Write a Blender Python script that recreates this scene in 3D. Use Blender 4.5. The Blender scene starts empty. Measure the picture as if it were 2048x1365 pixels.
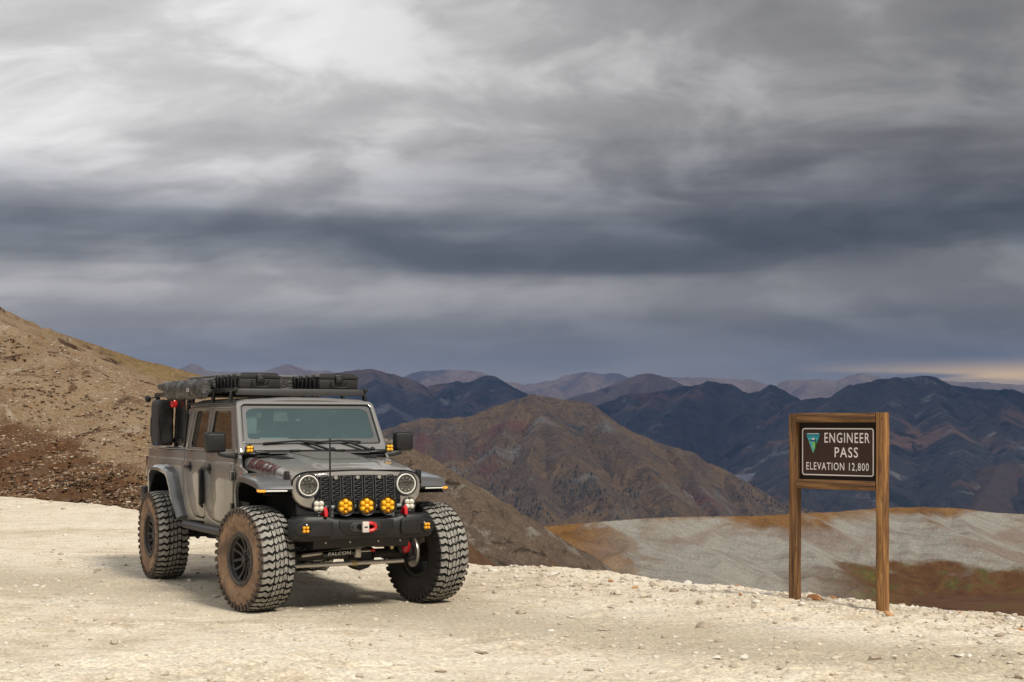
import bpy, bmesh, math, random
import numpy as np
from mathutils import Vector, Matrix

R = math.radians
scene = bpy.context.scene
col = scene.collection

# ------------------------------------------------------------------ camera
FPX, CAMH, HOR = 3157.4, 1.785, 841.3        # focal length and horizon row of the 2048 px photograph
cam_d = bpy.data.cameras.new('camera')
cam_d.sensor_width = 36.0
cam_d.lens = FPX / 2048 * 36.0
cam_d.shift_y = (HOR - 682.5) / 2048
cam_d.clip_start = 0.1
cam_d.clip_end = 80000
cam = bpy.data.objects.new('camera', cam_d)
cam.location = (0, 0, CAMH)
cam.rotation_euler = (R(90), 0, 0)
col.objects.link(cam)
scene.camera = cam

# ------------------------------------------------------------------ world: overcast sky
SUN_EL, SUN_AZ = 47.0, 142.0                  # azimuth clockwise from +Y (view direction)
SKY = 0.40
world = bpy.data.worlds.new('World')
scene.world = world
world.use_nodes = True


class NT:
    """small helper to write node trees"""
    def __init__(self, tree):
        self.t = tree
        self.n = tree.nodes
        self.l = tree.links

    def node(self, kind, **kw):
        nd = self.n.new(kind)
        for k, v in kw.items():
            setattr(nd, k, v)
        return nd

    def put(self, sock, v):
        if isinstance(v, bpy.types.NodeSocket):
            self.l.new(v, sock)
        elif v is not None:
            if hasattr(sock.default_value, '__len__') and not hasattr(v, '__len__'):
                v = (v,) * len(sock.default_value)
            if hasattr(v, '__len__') and len(sock.default_value) == 4 and len(v) == 3:
                v = tuple(v) + (1.0,)
            sock.default_value = v

    def math(self, op, a, b=None, c=None, clamp=False):
        nd = self.node('ShaderNodeMath', operation=op, use_clamp=clamp)
        self.put(nd.inputs[0], a)
        if b is not None: self.put(nd.inputs[1], b)
        if c is not None: self.put(nd.inputs[2], c)
        return nd.outputs[0]

    def vmath(self, op, a, b=None):
        nd = self.node('ShaderNodeVectorMath', operation=op)
        self.put(nd.inputs[0], a)
        if b is not None: self.put(nd.inputs[1], b)
        return nd.outputs[0]

    def comb(self, x, y, z):
        nd = self.node('ShaderNodeCombineXYZ')
        for i, v in enumerate((x, y, z)): self.put(nd.inputs[i], v)
        return nd.outputs[0]

    def sep(self, v):
        nd = self.node('ShaderNodeSeparateXYZ')
        self.put(nd.inputs[0], v)
        return nd.outputs

    def noise(self, vec, scale=1, detail=4, rough=.55, dist=0, ridged=False):
        nd = self.node('ShaderNodeTexNoise')
        self.put(nd.inputs['Vector'], vec)
        nd.inputs['Scale'].default_value = scale
        nd.inputs['Detail'].default_value = detail
        nd.inputs['Roughness'].default_value = rough
        nd.inputs['Distortion'].default_value = dist
        return nd.outputs['Fac']

    def voro(self, vec, scale=1, feature='F1', rnd=1):
        nd = self.node('ShaderNodeTexVoronoi', feature=feature)
        self.put(nd.inputs['Vector'], vec)
        nd.inputs['Scale'].default_value = scale
        nd.inputs['Randomness'].default_value = rnd
        return nd.outputs

    def ramp(self, fac, stops, interp='LINEAR'):
        nd = self.node('ShaderNodeValToRGB')
        cr = nd.color_ramp
        cr.interpolation = interp
        while len(cr.elements) < len(stops): cr.elements.new(0.5)
        for e, (p, c) in zip(cr.elements, stops):
            e.position = p
            if not hasattr(c, '__len__'): c = (c, c, c)
            e.color = tuple(c)[:3] + (1,)
        self.put(nd.inputs[0], fac)
        return nd.outputs[0]

    def maprange(self, v, a, b, c, d, smooth=False):
        nd = self.node('ShaderNodeMapRange')
        nd.clamp = True
        if smooth: nd.interpolation_type = 'SMOOTHSTEP'
        for i, x in enumerate((v, a, b, c, d)): self.put(nd.inputs[i], x)
        return nd.outputs[0]

    def mix(self, fac, a, b, mode='MIX'):
        nd = self.node('ShaderNodeMix', data_type='RGBA', blend_type=mode)
        self.put(nd.inputs[0], fac)
        self.put(nd.inputs[6], a)
        self.put(nd.inputs[7], b)
        return nd.outputs[2]


def srgb(r, g, b):
    f = lambda c: (c / 255 / 12.92) if c / 255 <= .04045 else ((c / 255 + .055) / 1.055) ** 2.4
    return (f(r), f(g), f(b))


def build_world():
    T = NT(world.node_tree)
    T.n.clear()
    out = T.node('ShaderNodeOutputWorld')
    bg = T.node('ShaderNodeBackground')
    sky = T.node('ShaderNodeTexSky', sky_type='NISHITA')
    sky.sun_disc = False
    sky.sun_elevation = R(SUN_EL)
    sky.sun_rotation = R(SUN_AZ)
    sky.altitude = 3900
    sky.air_density = 1.0
    tc = T.node('ShaderNodeTexCoord')
    d = T.vmath('NORMALIZE', tc.outputs['Generated'])
    x, y, z = T.sep(d)
    zc = T.math('MAXIMUM', z, 0.0)
    den = T.math('ADD', zc, 0.21)
    px = T.math('DIVIDE', x, den)
    py = T.math('DIVIDE', y, den)
    plane = T.comb(px, py, 0.0)
    # bands of the cloud deck: elevation warped by broad noise
    wob = T.noise(T.comb(T.math('MULTIPLY', x, 3.4), T.math('MULTIPLY', y, 3.4), T.math('MULTIPLY', z, 14.0)), 1.0, 5, .52, .3)
    strk = T.noise(T.comb(T.math('MULTIPLY', px, .30), T.math('MULTIPLY', py, .30), T.math('MULTIPLY', z, 42.0)), 1.0, 5, .55)
    zw = T.math('ADD', zc, T.math('MULTIPLY', T.math('SUBTRACT', wob, .5), .085))
    zw = T.math('ADD', zw, T.math('MULTIPLY', T.math('SUBTRACT', strk, .5), .040))
    zw = T.math('ADD', zw, T.math('MULTIPLY', x, -.012))
    t = T.math('MULTIPLY', zw, 3.0, clamp=True)
    base = T.ramp(t, [
        (.00, srgb(150, 142, 136)), (.075, srgb(118, 116, 114)), (.16, srgb(113, 113, 114)),
        (.215, srgb(142, 140, 138)), (.265, srgb(152, 149, 147)), (.31, srgb(96, 98, 100)), (.37, srgb(80, 82, 86)),
        (.43, srgb(120, 121, 124)), (.50, srgb(160, 158, 157)), (.58, srgb(178, 176, 174)), (.8, srgb(178, 176, 175)),
        (1.0, srgb(196, 195, 195))], 'B_SPLINE')
    # billows
    warp = T.noise(T.vmath('ADD', plane, (2.0, 9.0, 5)), .9, 3, .5)
    pl2 = T.vmath('ADD', plane, T.comb(T.math('MULTIPLY', warp, .9), T.math('MULTIPLY', warp, -.6), 0.0))
    n1 = T.noise(T.vmath('ADD', pl2, (11.6, 3.2, 0)), 2.7, 8, .52, .25)
    n2 = T.noise(T.vmath('ADD', pl2, (4.1, 7.7, 2)), 7.5, 6, .56, .25)
    puff = T.maprange(T.math('ADD', n1, T.math('MULTIPLY', n2, .25)), .56, .74, 0, 1, True)   # defined cloud edges
    nn = T.math('ADD', T.math('MULTIPLY', T.math('SUBTRACT', n1, .5), 1.9), T.math('MULTIPLY', T.math('SUBTRACT', n2, .5), .6))
    nn = T.math('ADD', nn, T.math('MULTIPLY', T.math('SUBTRACT', puff, .4), .46))
    amp = T.maprange(zc, .03, .17, .16, .58)
    nn = T.math('MULTIPLY', nn, amp)
    gain = T.math('ADD', 1.0, nn)
    side = T.maprange(x, -.34, .34, 1.80, .55, True)
    sideamt = T.maprange(zc, .03, .16, .35, 1.0)
    side = T.math('ADD', 1.0, T.math('MULTIPLY', T.math('SUBTRACT', side, 1.0), sideamt))
    gain = T.math('MULTIPLY', T.math('MINIMUM', T.math('MAXIMUM', gain, .45), 1.32), side)
    cloud = T.mix(1.0, base, T.comb(gain, gain, gain), 'MULTIPLY')
    # thin warm light in the gap between the deck and the far ranges
    gapn = T.noise(T.comb(T.math('MULTIPLY', x, 5), T.math('MULTIPLY', y, 5), T.math('MULTIPLY', z, 60)), 1.0, 3, .5)
    g = T.math('MULTIPLY', T.maprange(zc, .024, .040, 1.0, 0.0, True), T.maprange(gapn, .38, .56, .0, 1.0, True))
    g = T.math('MULTIPLY', g, T.maprange(x, .14, .32, .04, 1.0, True))
    cloud = T.mix(T.math('MULTIPLY', g, .9), cloud, srgb(244, 204, 140))
    # physical sky shows faintly through thin cloud
    skyc = T.mix(1.0, sky.outputs[0], (.10, .10, .10), 'MULTIPLY')
    thin = T.math('MULTIPLY', T.maprange(n1, .55, .8, 0.0, .05, True), T.maprange(zc, .0, .1, 0.0, 1.0))
    colr = T.mix(thin, cloud, skyc)
    T.put(bg.inputs['Color'], colr)
    bg.inputs['Strength'].default_value = SKY
    T.l.new(bg.outputs[0], out.inputs[0])


build_world()

# ------------------------------------------------------------------ sun behind thin cloud
sd = bpy.data.lights.new('sun', 'SUN')
sd.energy = 1.5
sd.angle = R(12)
sd.color = (1.0, .93, .82)
sun = bpy.data.objects.new('sun', sd)
sdir = Vector((math.sin(R(SUN_AZ)) * math.cos(R(SUN_EL)), math.cos(R(SUN_AZ)) * math.cos(R(SUN_EL)), math.sin(R(SUN_EL))))
sun.rotation_euler = sdir.to_track_quat('Z', 'Y').to_euler()
sun.location = (20, -20, 40)
col.objects.link(sun)

# ------------------------------------------------------------------ render settings
vs = scene.view_settings
vs.view_transform = 'Standard'
vs.look = 'None'
vs.exposure = 1.33
vs.gamma = 1.0
vs.use_curve_mapping = False
scene.cycles.use_denoising = True
scene.cycles.max_bounces = 8
scene.cycles.transparent_max_bounces = 12
scene.cycles.volume_bounces = 0
scene.cycles.use_adaptive_sampling = False

# ------------------------------------------------------------------ mesh helpers
def link_mesh(name, verts, faces, mats, parent=None, smooth=True, sharp=35, bevel=0, seg=2, fmat=None, kind=None, solid=0, recalc=True, weld=0):
    me = bpy.data.meshes.new(name)
    me.from_pydata([tuple(v) for v in verts], [], [tuple(f) for f in faces])
    if not isinstance(mats, (list, tuple)): mats = [mats]
    for m in mats: me.materials.append(m)
    if fmat is not None: me.polygons.foreach_set('material_index', fmat)
    if bevel or solid or recalc or weld:
        bm = bmesh.new()
        bm.from_mesh(me)
        if weld: bmesh.ops.remove_doubles(bm, verts=bm.verts[:], dist=weld)
        if recalc: bmesh.ops.recalc_face_normals(bm, faces=bm.faces[:])
        if solid: bmesh.ops.solidify(bm, geom=bm.faces[:], thickness=solid)
        if solid: bmesh.ops.recalc_face_normals(bm, faces=bm.faces[:])
        if bevel:
            es = [e for e in bm.edges if len(e.link_faces) == 2 and e.calc_face_angle(0) > R(28)]
            if es: bmesh.ops.bevel(bm, geom=es, offset=bevel, segments=seg, profile=.5, affect='EDGES', clamp_overlap=True)
        bm.to_mesh(me)
        bm.free()
    if smooth:
        me.shade_smooth()
        me.set_sharp_from_angle(angle=R(sharp))
    me.update()
    o = bpy.data.objects.new(name, me)
    col.objects.link(o)
    if parent is not None: o.parent = parent
    if kind: o['kind'] = kind
    return o


class MB:
    def __init__(self):
        self.v, self.f, self.m = [], [], []

    def add(self, vs, fs, mat=0):
        b = len(self.v)
        self.v += [tuple(p) for p in vs]
        self.f += [tuple(i + b for i in f) for f in fs]
        self.m += [mat] * len(fs)
        return self

    def box(self, c, s, rot=None, mat=0):
        hx, hy, hz = s[0] / 2, s[1] / 2, s[2] / 2
        vs = [Vector((x, y, z)) for x in (-hx, hx) for y in (-hy, hy) for z in (-hz, hz)]
        if rot is not None:
            M = rot if isinstance(rot, Matrix) else Matrix.Rotation(rot[1], 3, rot[0])
            vs = [M @ v for v in vs]
        c = Vector(c)
        return self.add([v + c for v in vs], [(0, 1, 3, 2), (4, 6, 7, 5), (0, 4, 5, 1), (2, 3, 7, 6), (0, 2, 6, 4), (1, 5, 7, 3)], mat)

    def prism(self, poly, fn0, fn1, mat=0):
        """poly: 2D points; fn0 / fn1 map a 2D point to the two end caps"""
        n = len(poly)
        vs = [fn0(*p) for p in poly] + [fn1(*p) for p in poly]
        fs = [tuple(range(n)), tuple(range(2 * n - 1, n - 1, -1))]
        fs += [(i, i + n, (i + 1) % n + n, (i + 1) % n) for i in range(n)]
        return self.add(vs, fs, mat)

    def tube(self, path, r, n=10, cap=True, mat=0):
        path = [Vector(p) for p in path]
        rs = r if hasattr(r, '__len__') else [r] * len(path)
        vs, fs = [], []
        up = None
        for i, p in enumerate(path):
            d = (path[min(i + 1, len(path) - 1)] - path[max(i - 1, 0)]).normalized()
            if up is None:
                up = Vector((0, 0, 1)) if abs(d.z) < .9 else Vector((1, 0, 0))
            a = d.cross(up).normalized()
            b = a.cross(d).normalized()
            up = b
            for k in range(n):
                t = 2 * math.pi * k / n
                vs.append(p + (a * math.cos(t) + b * math.sin(t)) * rs[i])
        for i in range(len(path) - 1):
            for k in range(n):
                fs.append((i * n + k, i * n + (k + 1) % n, (i + 1) * n + (k + 1) % n, (i + 1) * n + k))
        if cap:
            fs.append(tuple(range(n - 1, -1, -1)))
            fs.append(tuple((len(path) - 1) * n + k for k in range(n)))
        return self.add(vs, fs, mat)

    def lathe(self, prof, o, ax, n=32, mat=0, closed=False, a0=0):
        """prof: (radius, offset along ax)"""
        o, ax = Vector(o), Vector(ax).normalized()
        u = ax.cross(Vector((0, 0, 1)) if abs(ax.z) < .9 else Vector((1, 0, 0))).normalized()
        w = ax.cross(u)
        vs, fs = [], []
        for r, h in prof:
            for k in range(n):
                t = 2 * math.pi * k / n + a0
                vs.append(o + ax * h + (u * math.cos(t) + w * math.sin(t)) * r)
        m = len(prof)
        for i in range(m if closed else m - 1):
            j = (i + 1) % m
            for k in range(n):
                fs.append((i * n + k, i * n + (k + 1) % n, j * n + (k + 1) % n, j * n + k))
        if not closed:
            if prof[0][0] > 1e-6: fs.append(tuple(range(n - 1, -1, -1)))
            if prof[-1][0] > 1e-6: fs.append(tuple((m - 1) * n + k for k in range(n)))
        return self.add(vs, fs, mat)

    def loft(self, secs, cap=True, closed=True, mat=0):
        n = len(secs[0])
        vs = [p for s in secs for p in s]
        fs = []
        for i in range(len(secs) - 1):
            for k in range(n if closed else n - 1):
                fs.append((i * n + k, i * n + (k + 1) % n, (i + 1) * n + (k + 1) % n, (i + 1) * n + k))
        if cap and closed:
            fs.append(tuple(range(n - 1, -1, -1)))
            fs.append(tuple((len(secs) - 1) * n + k for k in range(n)))
        return self.add(vs, fs, mat)

    def mirror(self):
        """add the y-mirrored copy of everything"""
        b = len(self.v)
        self.v += [(x, -y, z) for x, y, z in self.v]
        self.f += [tuple(i + b for i in reversed(f)) for f in self.f[:]]
        self.m += self.m[:]
        return self

    def build(self, name, mats, parent=None, **kw):
        return link_mesh(name, self.v, self.f, mats, parent, fmat=self.m, **kw)


def flip(mb):
    o = MB()
    o.v = [(x, -y, z) for x, y, z in mb.v]
    o.f = [tuple(reversed(f)) for f in mb.f]
    o.m = mb.m[:]
    return o


def rrect(w, h, r, n=4, cx=0, cy=0):
    """rounded rectangle, counter clockwise"""
    pts = []
    for sx, sy, a in ((1, 1, 0), (-1, 1, 90), (-1, -1, 180), (1, -1, 270)):
        for k in range(n + 1):
            t = R(a + 90 * k / n)
            pts.append((cx + sx * (w / 2 - r) + r * math.cos(t), cy + sy * (h / 2 - r) + r * math.sin(t)))
    return pts


def empty(name, loc=(0, 0, 0), rz=0, label=None, cat=None, group=None):
    o = bpy.data.objects.new(name, None)
    o.empty_display_size = .2
    o.location = loc
    o.rotation_euler = (0, 0, rz)
    col.objects.link(o)
    if label: tag(o, label, cat, group)
    return o


def tag(o, label, cat=None, group=None, kind=None):
    o['label'] = label
    if cat: o['category'] = cat
    if group: o['group'] = group
    if kind: o['kind'] = kind
    return o


def copy_tree(o, parent=None):
    c = o.copy()
    col.objects.link(c)
    c.parent = parent
    for ch in list(o.children): copy_tree(ch, c)
    return c


# ------------------------------------------------------------------ numpy gradient noise
_rng = np.random.RandomState(7)
_perm = np.concatenate([_rng.permutation(256)] * 3)
_ang = _rng.rand(256) * 2 * np.pi
_gx, _gy = np.cos(_ang), np.sin(_ang)


def perlin(x, y):
    xi, yi = np.floor(x).astype(int), np.floor(y).astype(int)
    xf, yf = x - xi, y - yi
    u, v = xf * xf * xf * (xf * (xf * 6 - 15) + 10), yf * yf * yf * (yf * (yf * 6 - 15) + 10)
    xi &= 255
    yi &= 255

    def g(ix, iy, dx, dy):
        h = _perm[_perm[ix] + iy]
        return _gx[h] * dx + _gy[h] * dy
    a = g(xi, yi, xf, yf)
    b = g(xi + 1, yi, xf - 1, yf)
    c = g(xi, yi + 1, xf, yf - 1)
    d = g(xi + 1, yi + 1, xf - 1, yf - 1)
    return (a + u * (b - a)) * (1 - v) + (c + u * (d - c)) * v


def fbm(x, y, oct=5, gain=.5, lac=2.03, ridged=False):
    s, a, tot = 0, 1, 0
    for i in range(oct):
        n = perlin(x + i * 17.3, y - i * 9.1)
        s = s + a * ((1 - 2 * np.abs(n)) if ridged else n)
        tot += a
        a *= gain
        x, y = x * lac, y * lac
    return s / tot


def PX(u, v, D):
    """world point at depth D seen at photo pixel (u, v)"""
    return np.array([(u - 1024) / FPX * D, D, CAMH + (HOR - v) / FPX * D])


def GP(u, v, z=0.0):
    D = FPX * (CAMH - z) / (v - HOR)
    return (u - 1024) / FPX * D, D


# ------------------------------------------------------------------ material helpers
def mat(name, color=(.5, .5, .5), rough=.6, metal=0, coat=0, spec=.5, emit=None, es=0, trans=0):
    m = bpy.data.materials.new(name)
    m.use_nodes = True
    b = m.node_tree.nodes['Principled BSDF']
    b.inputs['Base Color'].default_value = tuple(color)[:3] + (1,)
    b.inputs['Roughness'].default_value = rough
    b.inputs['Metallic'].default_value = metal
    b.inputs['Coat Weight'].default_value = coat
    b.inputs['Coat Roughness'].default_value = .03
    b.inputs['Specular IOR Level'].default_value = spec
    b.inputs['Transmission Weight'].default_value = trans
    if emit:
        b.inputs['Emission Color'].default_value = tuple(emit)[:3] + (1,)
        b.inputs['Emission Strength'].default_value = es
    return m


def nodes_of(m):
    T = NT(m.node_tree)
    b = m.node_tree.nodes['Principled BSDF']
    return T, b


def bump(T, b, h, strength=.4, dist=.02, normal=None):
    nd = T.node('ShaderNodeBump')
    nd.inputs['Strength'].default_value = strength
    nd.inputs['Distance'].default_value = dist
    T.put(nd.inputs['Height'], h)
    if normal is not None: T.put(nd.inputs['Normal'], normal)
    T.l.new(nd.outputs[0], b.inputs['Normal'])
    return nd.outputs[0]


def objco(T, scale=(1, 1, 1), off=(0, 0, 0), rot=(0, 0, 0), world_space=False):
    if world_space:
        v = T.node('ShaderNodeNewGeometry').outputs['Position']
    else:
        v = T.node('ShaderNodeTexCoord').outputs['Object']
    mp = T.node('ShaderNodeMapping')
    mp.inputs['Scale'].default_value = scale
    mp.inputs['Location'].default_value = off
    mp.inputs['Rotation'].default_value = rot
    T.l.new(v, mp.inputs[0])
    return mp.outputs[0]
# ================================================================== TERRAIN
def polyline_field(X, Y, pts):
    """distance to a 3D polyline in plan, crest height there, arc length there"""
    best = np.full(X.shape, 1e12)
    zc = np.zeros(X.shape)
    sc = np.zeros(X.shape)
    s0 = 0
    for a, b in zip(pts[:-1], pts[1:]):
        dx, dy = b[0] - a[0], b[1] - a[1]
        L2 = dx * dx + dy * dy + 1e-9
        t = np.clip(((X - a[0]) * dx + (Y - a[1]) * dy) / L2, 0, 1)
        d = (X - a[0] - t * dx) ** 2 + (Y - a[1] - t * dy) ** 2
        m = d < best
        best = np.where(m, d, best)
        zc = np.where(m, a[2] + t * (b[2] - a[2]), zc)
        L = math.sqrt(L2)
        sc = np.where(m, s0 + t * L, sc)
        s0 += L
    return np.sqrt(best), zc, sc


def grid_mesh(name, xs, ys, Z, m, kind='structure', smooth=True):
    nx, ny = len(xs), len(ys)
    X, Y = np.meshgrid(xs, ys)
    v = np.stack([X.ravel(), Y.ravel(), Z.ravel()], 1)
    i = (np.arange(ny - 1)[:, None] * nx + np.arange(nx - 1)[None, :]).ravel()
    f = np.stack([i, i + 1, i + 1 + nx, i + nx], 1)
    me = bpy.data.meshes.new(name)
    me.vertices.add(len(v))
    me.vertices.foreach_set('co', v.ravel())
    me.loops.add(f.size)
    me.loops.foreach_set('vertex_index', f.ravel())
    me.polygons.add(len(f))
    me.polygons.foreach_set('loop_start', np.arange(len(f)) * 4)
    me.polygons.foreach_set('loop_total', np.full(len(f), 4))
    me.update(calc_edges=True)
    me.validate()
    if smooth: me.shade_smooth()
    me.materials.append(m)
    o = bpy.data.objects.new(name, me)
    col.objects.link(o)
    o['kind'] = kind
    return o


def crest(L, D=None):
    return np.array([PX(p[0], p[1], p[2] if len(p) > 2 else D) for p in L])


def jag(c, step, amp, seed=0, sc=1.0):
    """resample a crest and break its line with rocky steps"""
    seg = np.sqrt(((c[1:, :2] - c[:-1, :2]) ** 2).sum(1))
    S = np.concatenate([[0], np.cumsum(seg)])
    s = np.arange(0, S[-1], step)
    o = np.stack([np.interp(s, S, c[:, i]) for i in range(3)], 1)
    n = fbm(s / (step * 7 * sc) + seed, s * 0 + seed * 3.3, 5, .62)
    o[:, 2] += n * amp + np.round(n * 3) / 3 * amp * .5
    o[:, 1] += fbm(s / (step * 12) + 9, s * 0 + seed, 3) * amp * 4
    return o


def ridge_terrain(xs, ys, ridges, base, gully=(200, 60), rough=(80, 8), warp=(400, 40), seed=0, conc=0.0):
    X, Y = np.meshgrid(xs, ys)
    wx = fbm(X / warp[0] + seed, Y / warp[0], 3) * warp[1]
    wy = fbm(X / warp[0] + seed + 40, Y / warp[0] + 9, 3) * warp[1]
    Z = np.full(X.shape, -1e9)
    Dm = np.zeros(X.shape)
    for ri, (pts, k) in enumerate(ridges):
        d0, _, _ = polyline_field(X, Y, pts)
        w = np.clip(d0 / (warp[1] * 2.5 + 1e-6), 0, 1)
        d, zc, s = polyline_field(X + wx * w, Y + wy * w, pts)
        sw = s / gully[0] + 1.1 * fbm(X / (gully[0] * 2.6) + ri, Y / (gully[0] * 2.6) + seed, 3)
        g = fbm(sw + ri * 13 + seed, d / (gully[0] * 3.2) + seed * 3, 4, .55, 2.1, True)
        z = zc - k * d - conc * d * np.clip(1 - d / 1500, 0, 1)
        z = z - gully[1] * np.clip(d / (gully[0] * 1.2), 0, 1) * (.55 - g * .8)
        m = z > Z
        Z = np.where(m, z, Z)
        Dm = np.where(m, d, Dm)
    Z = Z + fbm(X / rough[0] + seed * 5, Y / rough[0], 5, .55) * rough[1] * np.clip(.18 + Dm / rough[0] * .6, 0, 1)
    gs = gully[0] * 1.7
    Z = Z + (fbm(X / gs + seed * 3, Y / gs + seed, 5, .5, 2.1, True) - .45) * gully[1] * .9 * np.clip(Dm / (gully[0] * 1.5) - .1, 0, 1)
    return np.maximum(Z, base)


def auto_spurs(cr, step, length, ks, k, seed, dirv=(0, -1), sub=2, jit=.45):
    """side ridges running down from a crest, each with its own side ridges"""
    rn = random.Random(seed)
    out = []
    seg = np.sqrt(((cr[1:, :2] - cr[:-1, :2]) ** 2).sum(1))
    S = np.concatenate([[0], np.cumsum(seg)])
    at = lambda s: np.array([np.interp(s, S, cr[:, i]) for i in range(3)])
    s = step * .5
    while s < S[-1]:
        p0 = at(s)
        a = math.atan2(dirv[1], dirv[0]) + rn.uniform(-jit, jit)
        Lr = length * rn.uniform(.55, 1.25)
        pts = [p0]
        n = 6
        kk = ks * rn.uniform(.85, 1.2)
        for i in range(n):
            a += rn.uniform(-.22, .22)
            q = pts[-1] + np.array([math.cos(a), math.sin(a), 0]) * Lr / n
            q[2] = pts[-1][2] - kk * Lr / n * rn.uniform(.6, 1.35)
            pts.append(q)
            if sub and i >= 1:
                for sg in (-1, 1):
                    if rn.random() < .62:
                        b = a + sg * rn.uniform(.6, 1.1)
                        Ls = Lr * rn.uniform(.16, .36)
                        ss = [q]
                        for _ in range(3):
                            b += rn.uniform(-.25, .25)
                            r = ss[-1] + np.array([math.cos(b), math.sin(b), 0]) * Ls / 3
                            r[2] = ss[-1][2] - kk * 1.3 * Ls / 3 * rn.uniform(.8, 1.25)
                            ss.append(r)
                        out.append((np.array(ss), k))
        out.append((np.array(pts), k))
        s += step * rn.uniform(.6, 1.4)
    return out


def eroded(xs, ys, ridges, base, warp, rough, gully, seed):
    X, Y = np.meshgrid(xs, ys)
    wx = fbm(X / warp[0] + seed, Y / warp[0], 4) * warp[1]
    wy = fbm(X / warp[0] + seed + 40, Y / warp[0] + 9, 4) * warp[1]
    dc, _, _ = polyline_field(X, Y, ridges[0][0])
    w = np.clip(dc / (warp[1] * 3), 0, 1)
    XW, YW = X + wx * w, Y + wy * w
    Z = np.full(X.shape, -1e9)
    Dm = np.zeros(X.shape)
    for ri, (pts, k) in enumerate(ridges):
        x0, x1, y0, y1 = pts[:, 0].min(), pts[:, 0].max(), pts[:, 1].min(), pts[:, 1].max()
        m_ = (pts[:, 2].max() - base) / k
        i0, i1 = np.searchsorted(xs, (x0 - m_, x1 + m_))
        j0, j1 = np.searchsorted(ys, (y0 - m_, y1 + m_))
        if ri:
            mm = max(250 * warp[1] / 40, .35 * m_)
            i0, i1 = np.searchsorted(xs, (x0 - mm, x1 + mm))
            j0, j1 = np.searchsorted(ys, (y0 - mm, y1 + mm))
        if i1 - i0 < 1 or j1 - j0 < 1: continue
        sl = (slice(j0, j1), slice(i0, i1))
        d, zc, _ = polyline_field(XW[sl], YW[sl], pts)
        z = zc - k * d
        m = z > Z[sl]
        Z[sl] = np.where(m, z, Z[sl])
        Dm[sl] = np.where(m, d, Dm[sl])
    Z = Z + fbm(X / rough[0] + seed * 5, Y / rough[0], 5, .55) * rough[1] * np.clip(.12 + Dm / rough[0], 0, 1)
    Z = Z + (fbm(X / gully[0] + seed * 3, Y / gully[0] + seed, 5, .5, 2.1, True) - .45) * gully[1] * np.clip(Dm / gully[0] * 1.2, 0, 1) * np.clip(dc / gully[0] - .2, 0, 1)
    return np.maximum(Z, base)


def far2(name, ridges, D, dd, m, nx, ny, base=-900, wide=.46, **kw):
    xs = rng(-wide * D, wide * D, nx)
    ys = rng(D - dd[0], D + dd[1], ny)
    Z = eroded(xs, ys, ridges, base, **kw)
    return grid_mesh(name, xs, ys, Z, m), (xs, ys, Z)


def rock_mat(name, cols, scale, streak=None, patch=None, contrast=1.0, bstr=.5, bdist=1.0, rough=.95, detail=8, hband=None):
    """procedural mountain ground: colours mixed by broad noise, patches and fine speckle (metres, world space)"""
    m = mat(name, cols[0], rough, spec=.15)
    T, b = nodes_of(m)
    v = objco(T, (1 / scale,) * 3, world_space=True)
    n1 = T.noise(v, 1.0, detail, .6, .6)
    n2 = T.noise(v, 5.3, detail, .62, .3)
    n3 = T.noise(v, 31.0, 4, .65)
    f = T.math('ADD', T.math('MULTIPLY', n1, .62), T.math('MULTIPLY', n2, .38))
    f = T.math('ADD', .5, T.math('MULTIPLY', T.math('SUBTRACT', f, .5), 2.6 * contrast), clamp=True)
    st = [(i / (len(cols) - 1), c) for i, c in enumerate(cols)]
    c = T.ramp(f, st)
    if patch:
        for pi, (pc, psc, lo, hi) in enumerate(patch):
            pv = objco(T, (1 / psc,) * 3, (pi * 7.7 + 3, 5.1 * pi, 2), world_space=True)
            pn = T.noise(pv, 1.0, 6, .62, .8)
            c = T.mix(T.maprange(pn, lo, hi, 0, 1, True), c, pc)
    sp = T.maprange(n3, .3, .7, .62, 1.38)
    c = T.mix(1.0, c, T.comb(sp, sp, sp), 'MULTIPLY')
    T.put(b.inputs['Base Color'], c)
    bump(T, b, T.math('ADD', n2, T.math('MULTIPLY', n3, .35)), bstr, bdist)
    return m


def rng(a, b, n):
    return np.linspace(a, b, n)


# ---- far ranges -------------------------------------------------------------
M_far = rock_mat('far_pale_rock', [(.045, .037, .032), (.095, .068, .054), (.125, .098, .08), (.06, .05, .043)], 700, bdist=25, bstr=.8,
                 patch=[((.05, .045, .05), 900, .52, .66)])
M_blue = rock_mat('dark_volcanic_rock', [(.020, .021, .024), (.045, .041, .040), (.028, .028, .030), (.095, .060, .046)], 340, bdist=30, bstr=1.0, contrast=1.2,
                  patch=[((.13, .085, .062), 520, .53, .66), ((.15, .15, .155), 280, .57, .68), ((.010, .013, .012), 200, .55, .63)])
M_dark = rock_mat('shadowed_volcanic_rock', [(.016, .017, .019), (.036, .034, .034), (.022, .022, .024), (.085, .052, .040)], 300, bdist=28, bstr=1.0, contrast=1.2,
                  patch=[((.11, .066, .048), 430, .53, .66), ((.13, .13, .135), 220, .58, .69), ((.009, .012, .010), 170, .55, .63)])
M_brown = rock_mat('brown_alpine_rock', [(.042, .030, .021), (.105, .070, .039), (.062, .046, .033), (.125, .092, .062)], 210, bdist=14, bstr=1.0, contrast=1.15,
                   patch=[((.085, .036, .027), 260, .57, .68), ((.115, .11, .10), 170, .58, .71), ((.035, .036, .038), 120, .58, .70)])


def far(name, ridges, D, dd, m, nx=520, ny=150, base=-900, wide=.46, **kw):
    xs = rng(-wide * D, wide * D, nx)
    ys = rng(D - dd[0], D + dd[1], ny)
    X = ridge_terrain(xs, ys, ridges, base, **kw)
    return grid_mesh(name, xs, ys, X, m), (xs, ys, X)


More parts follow.
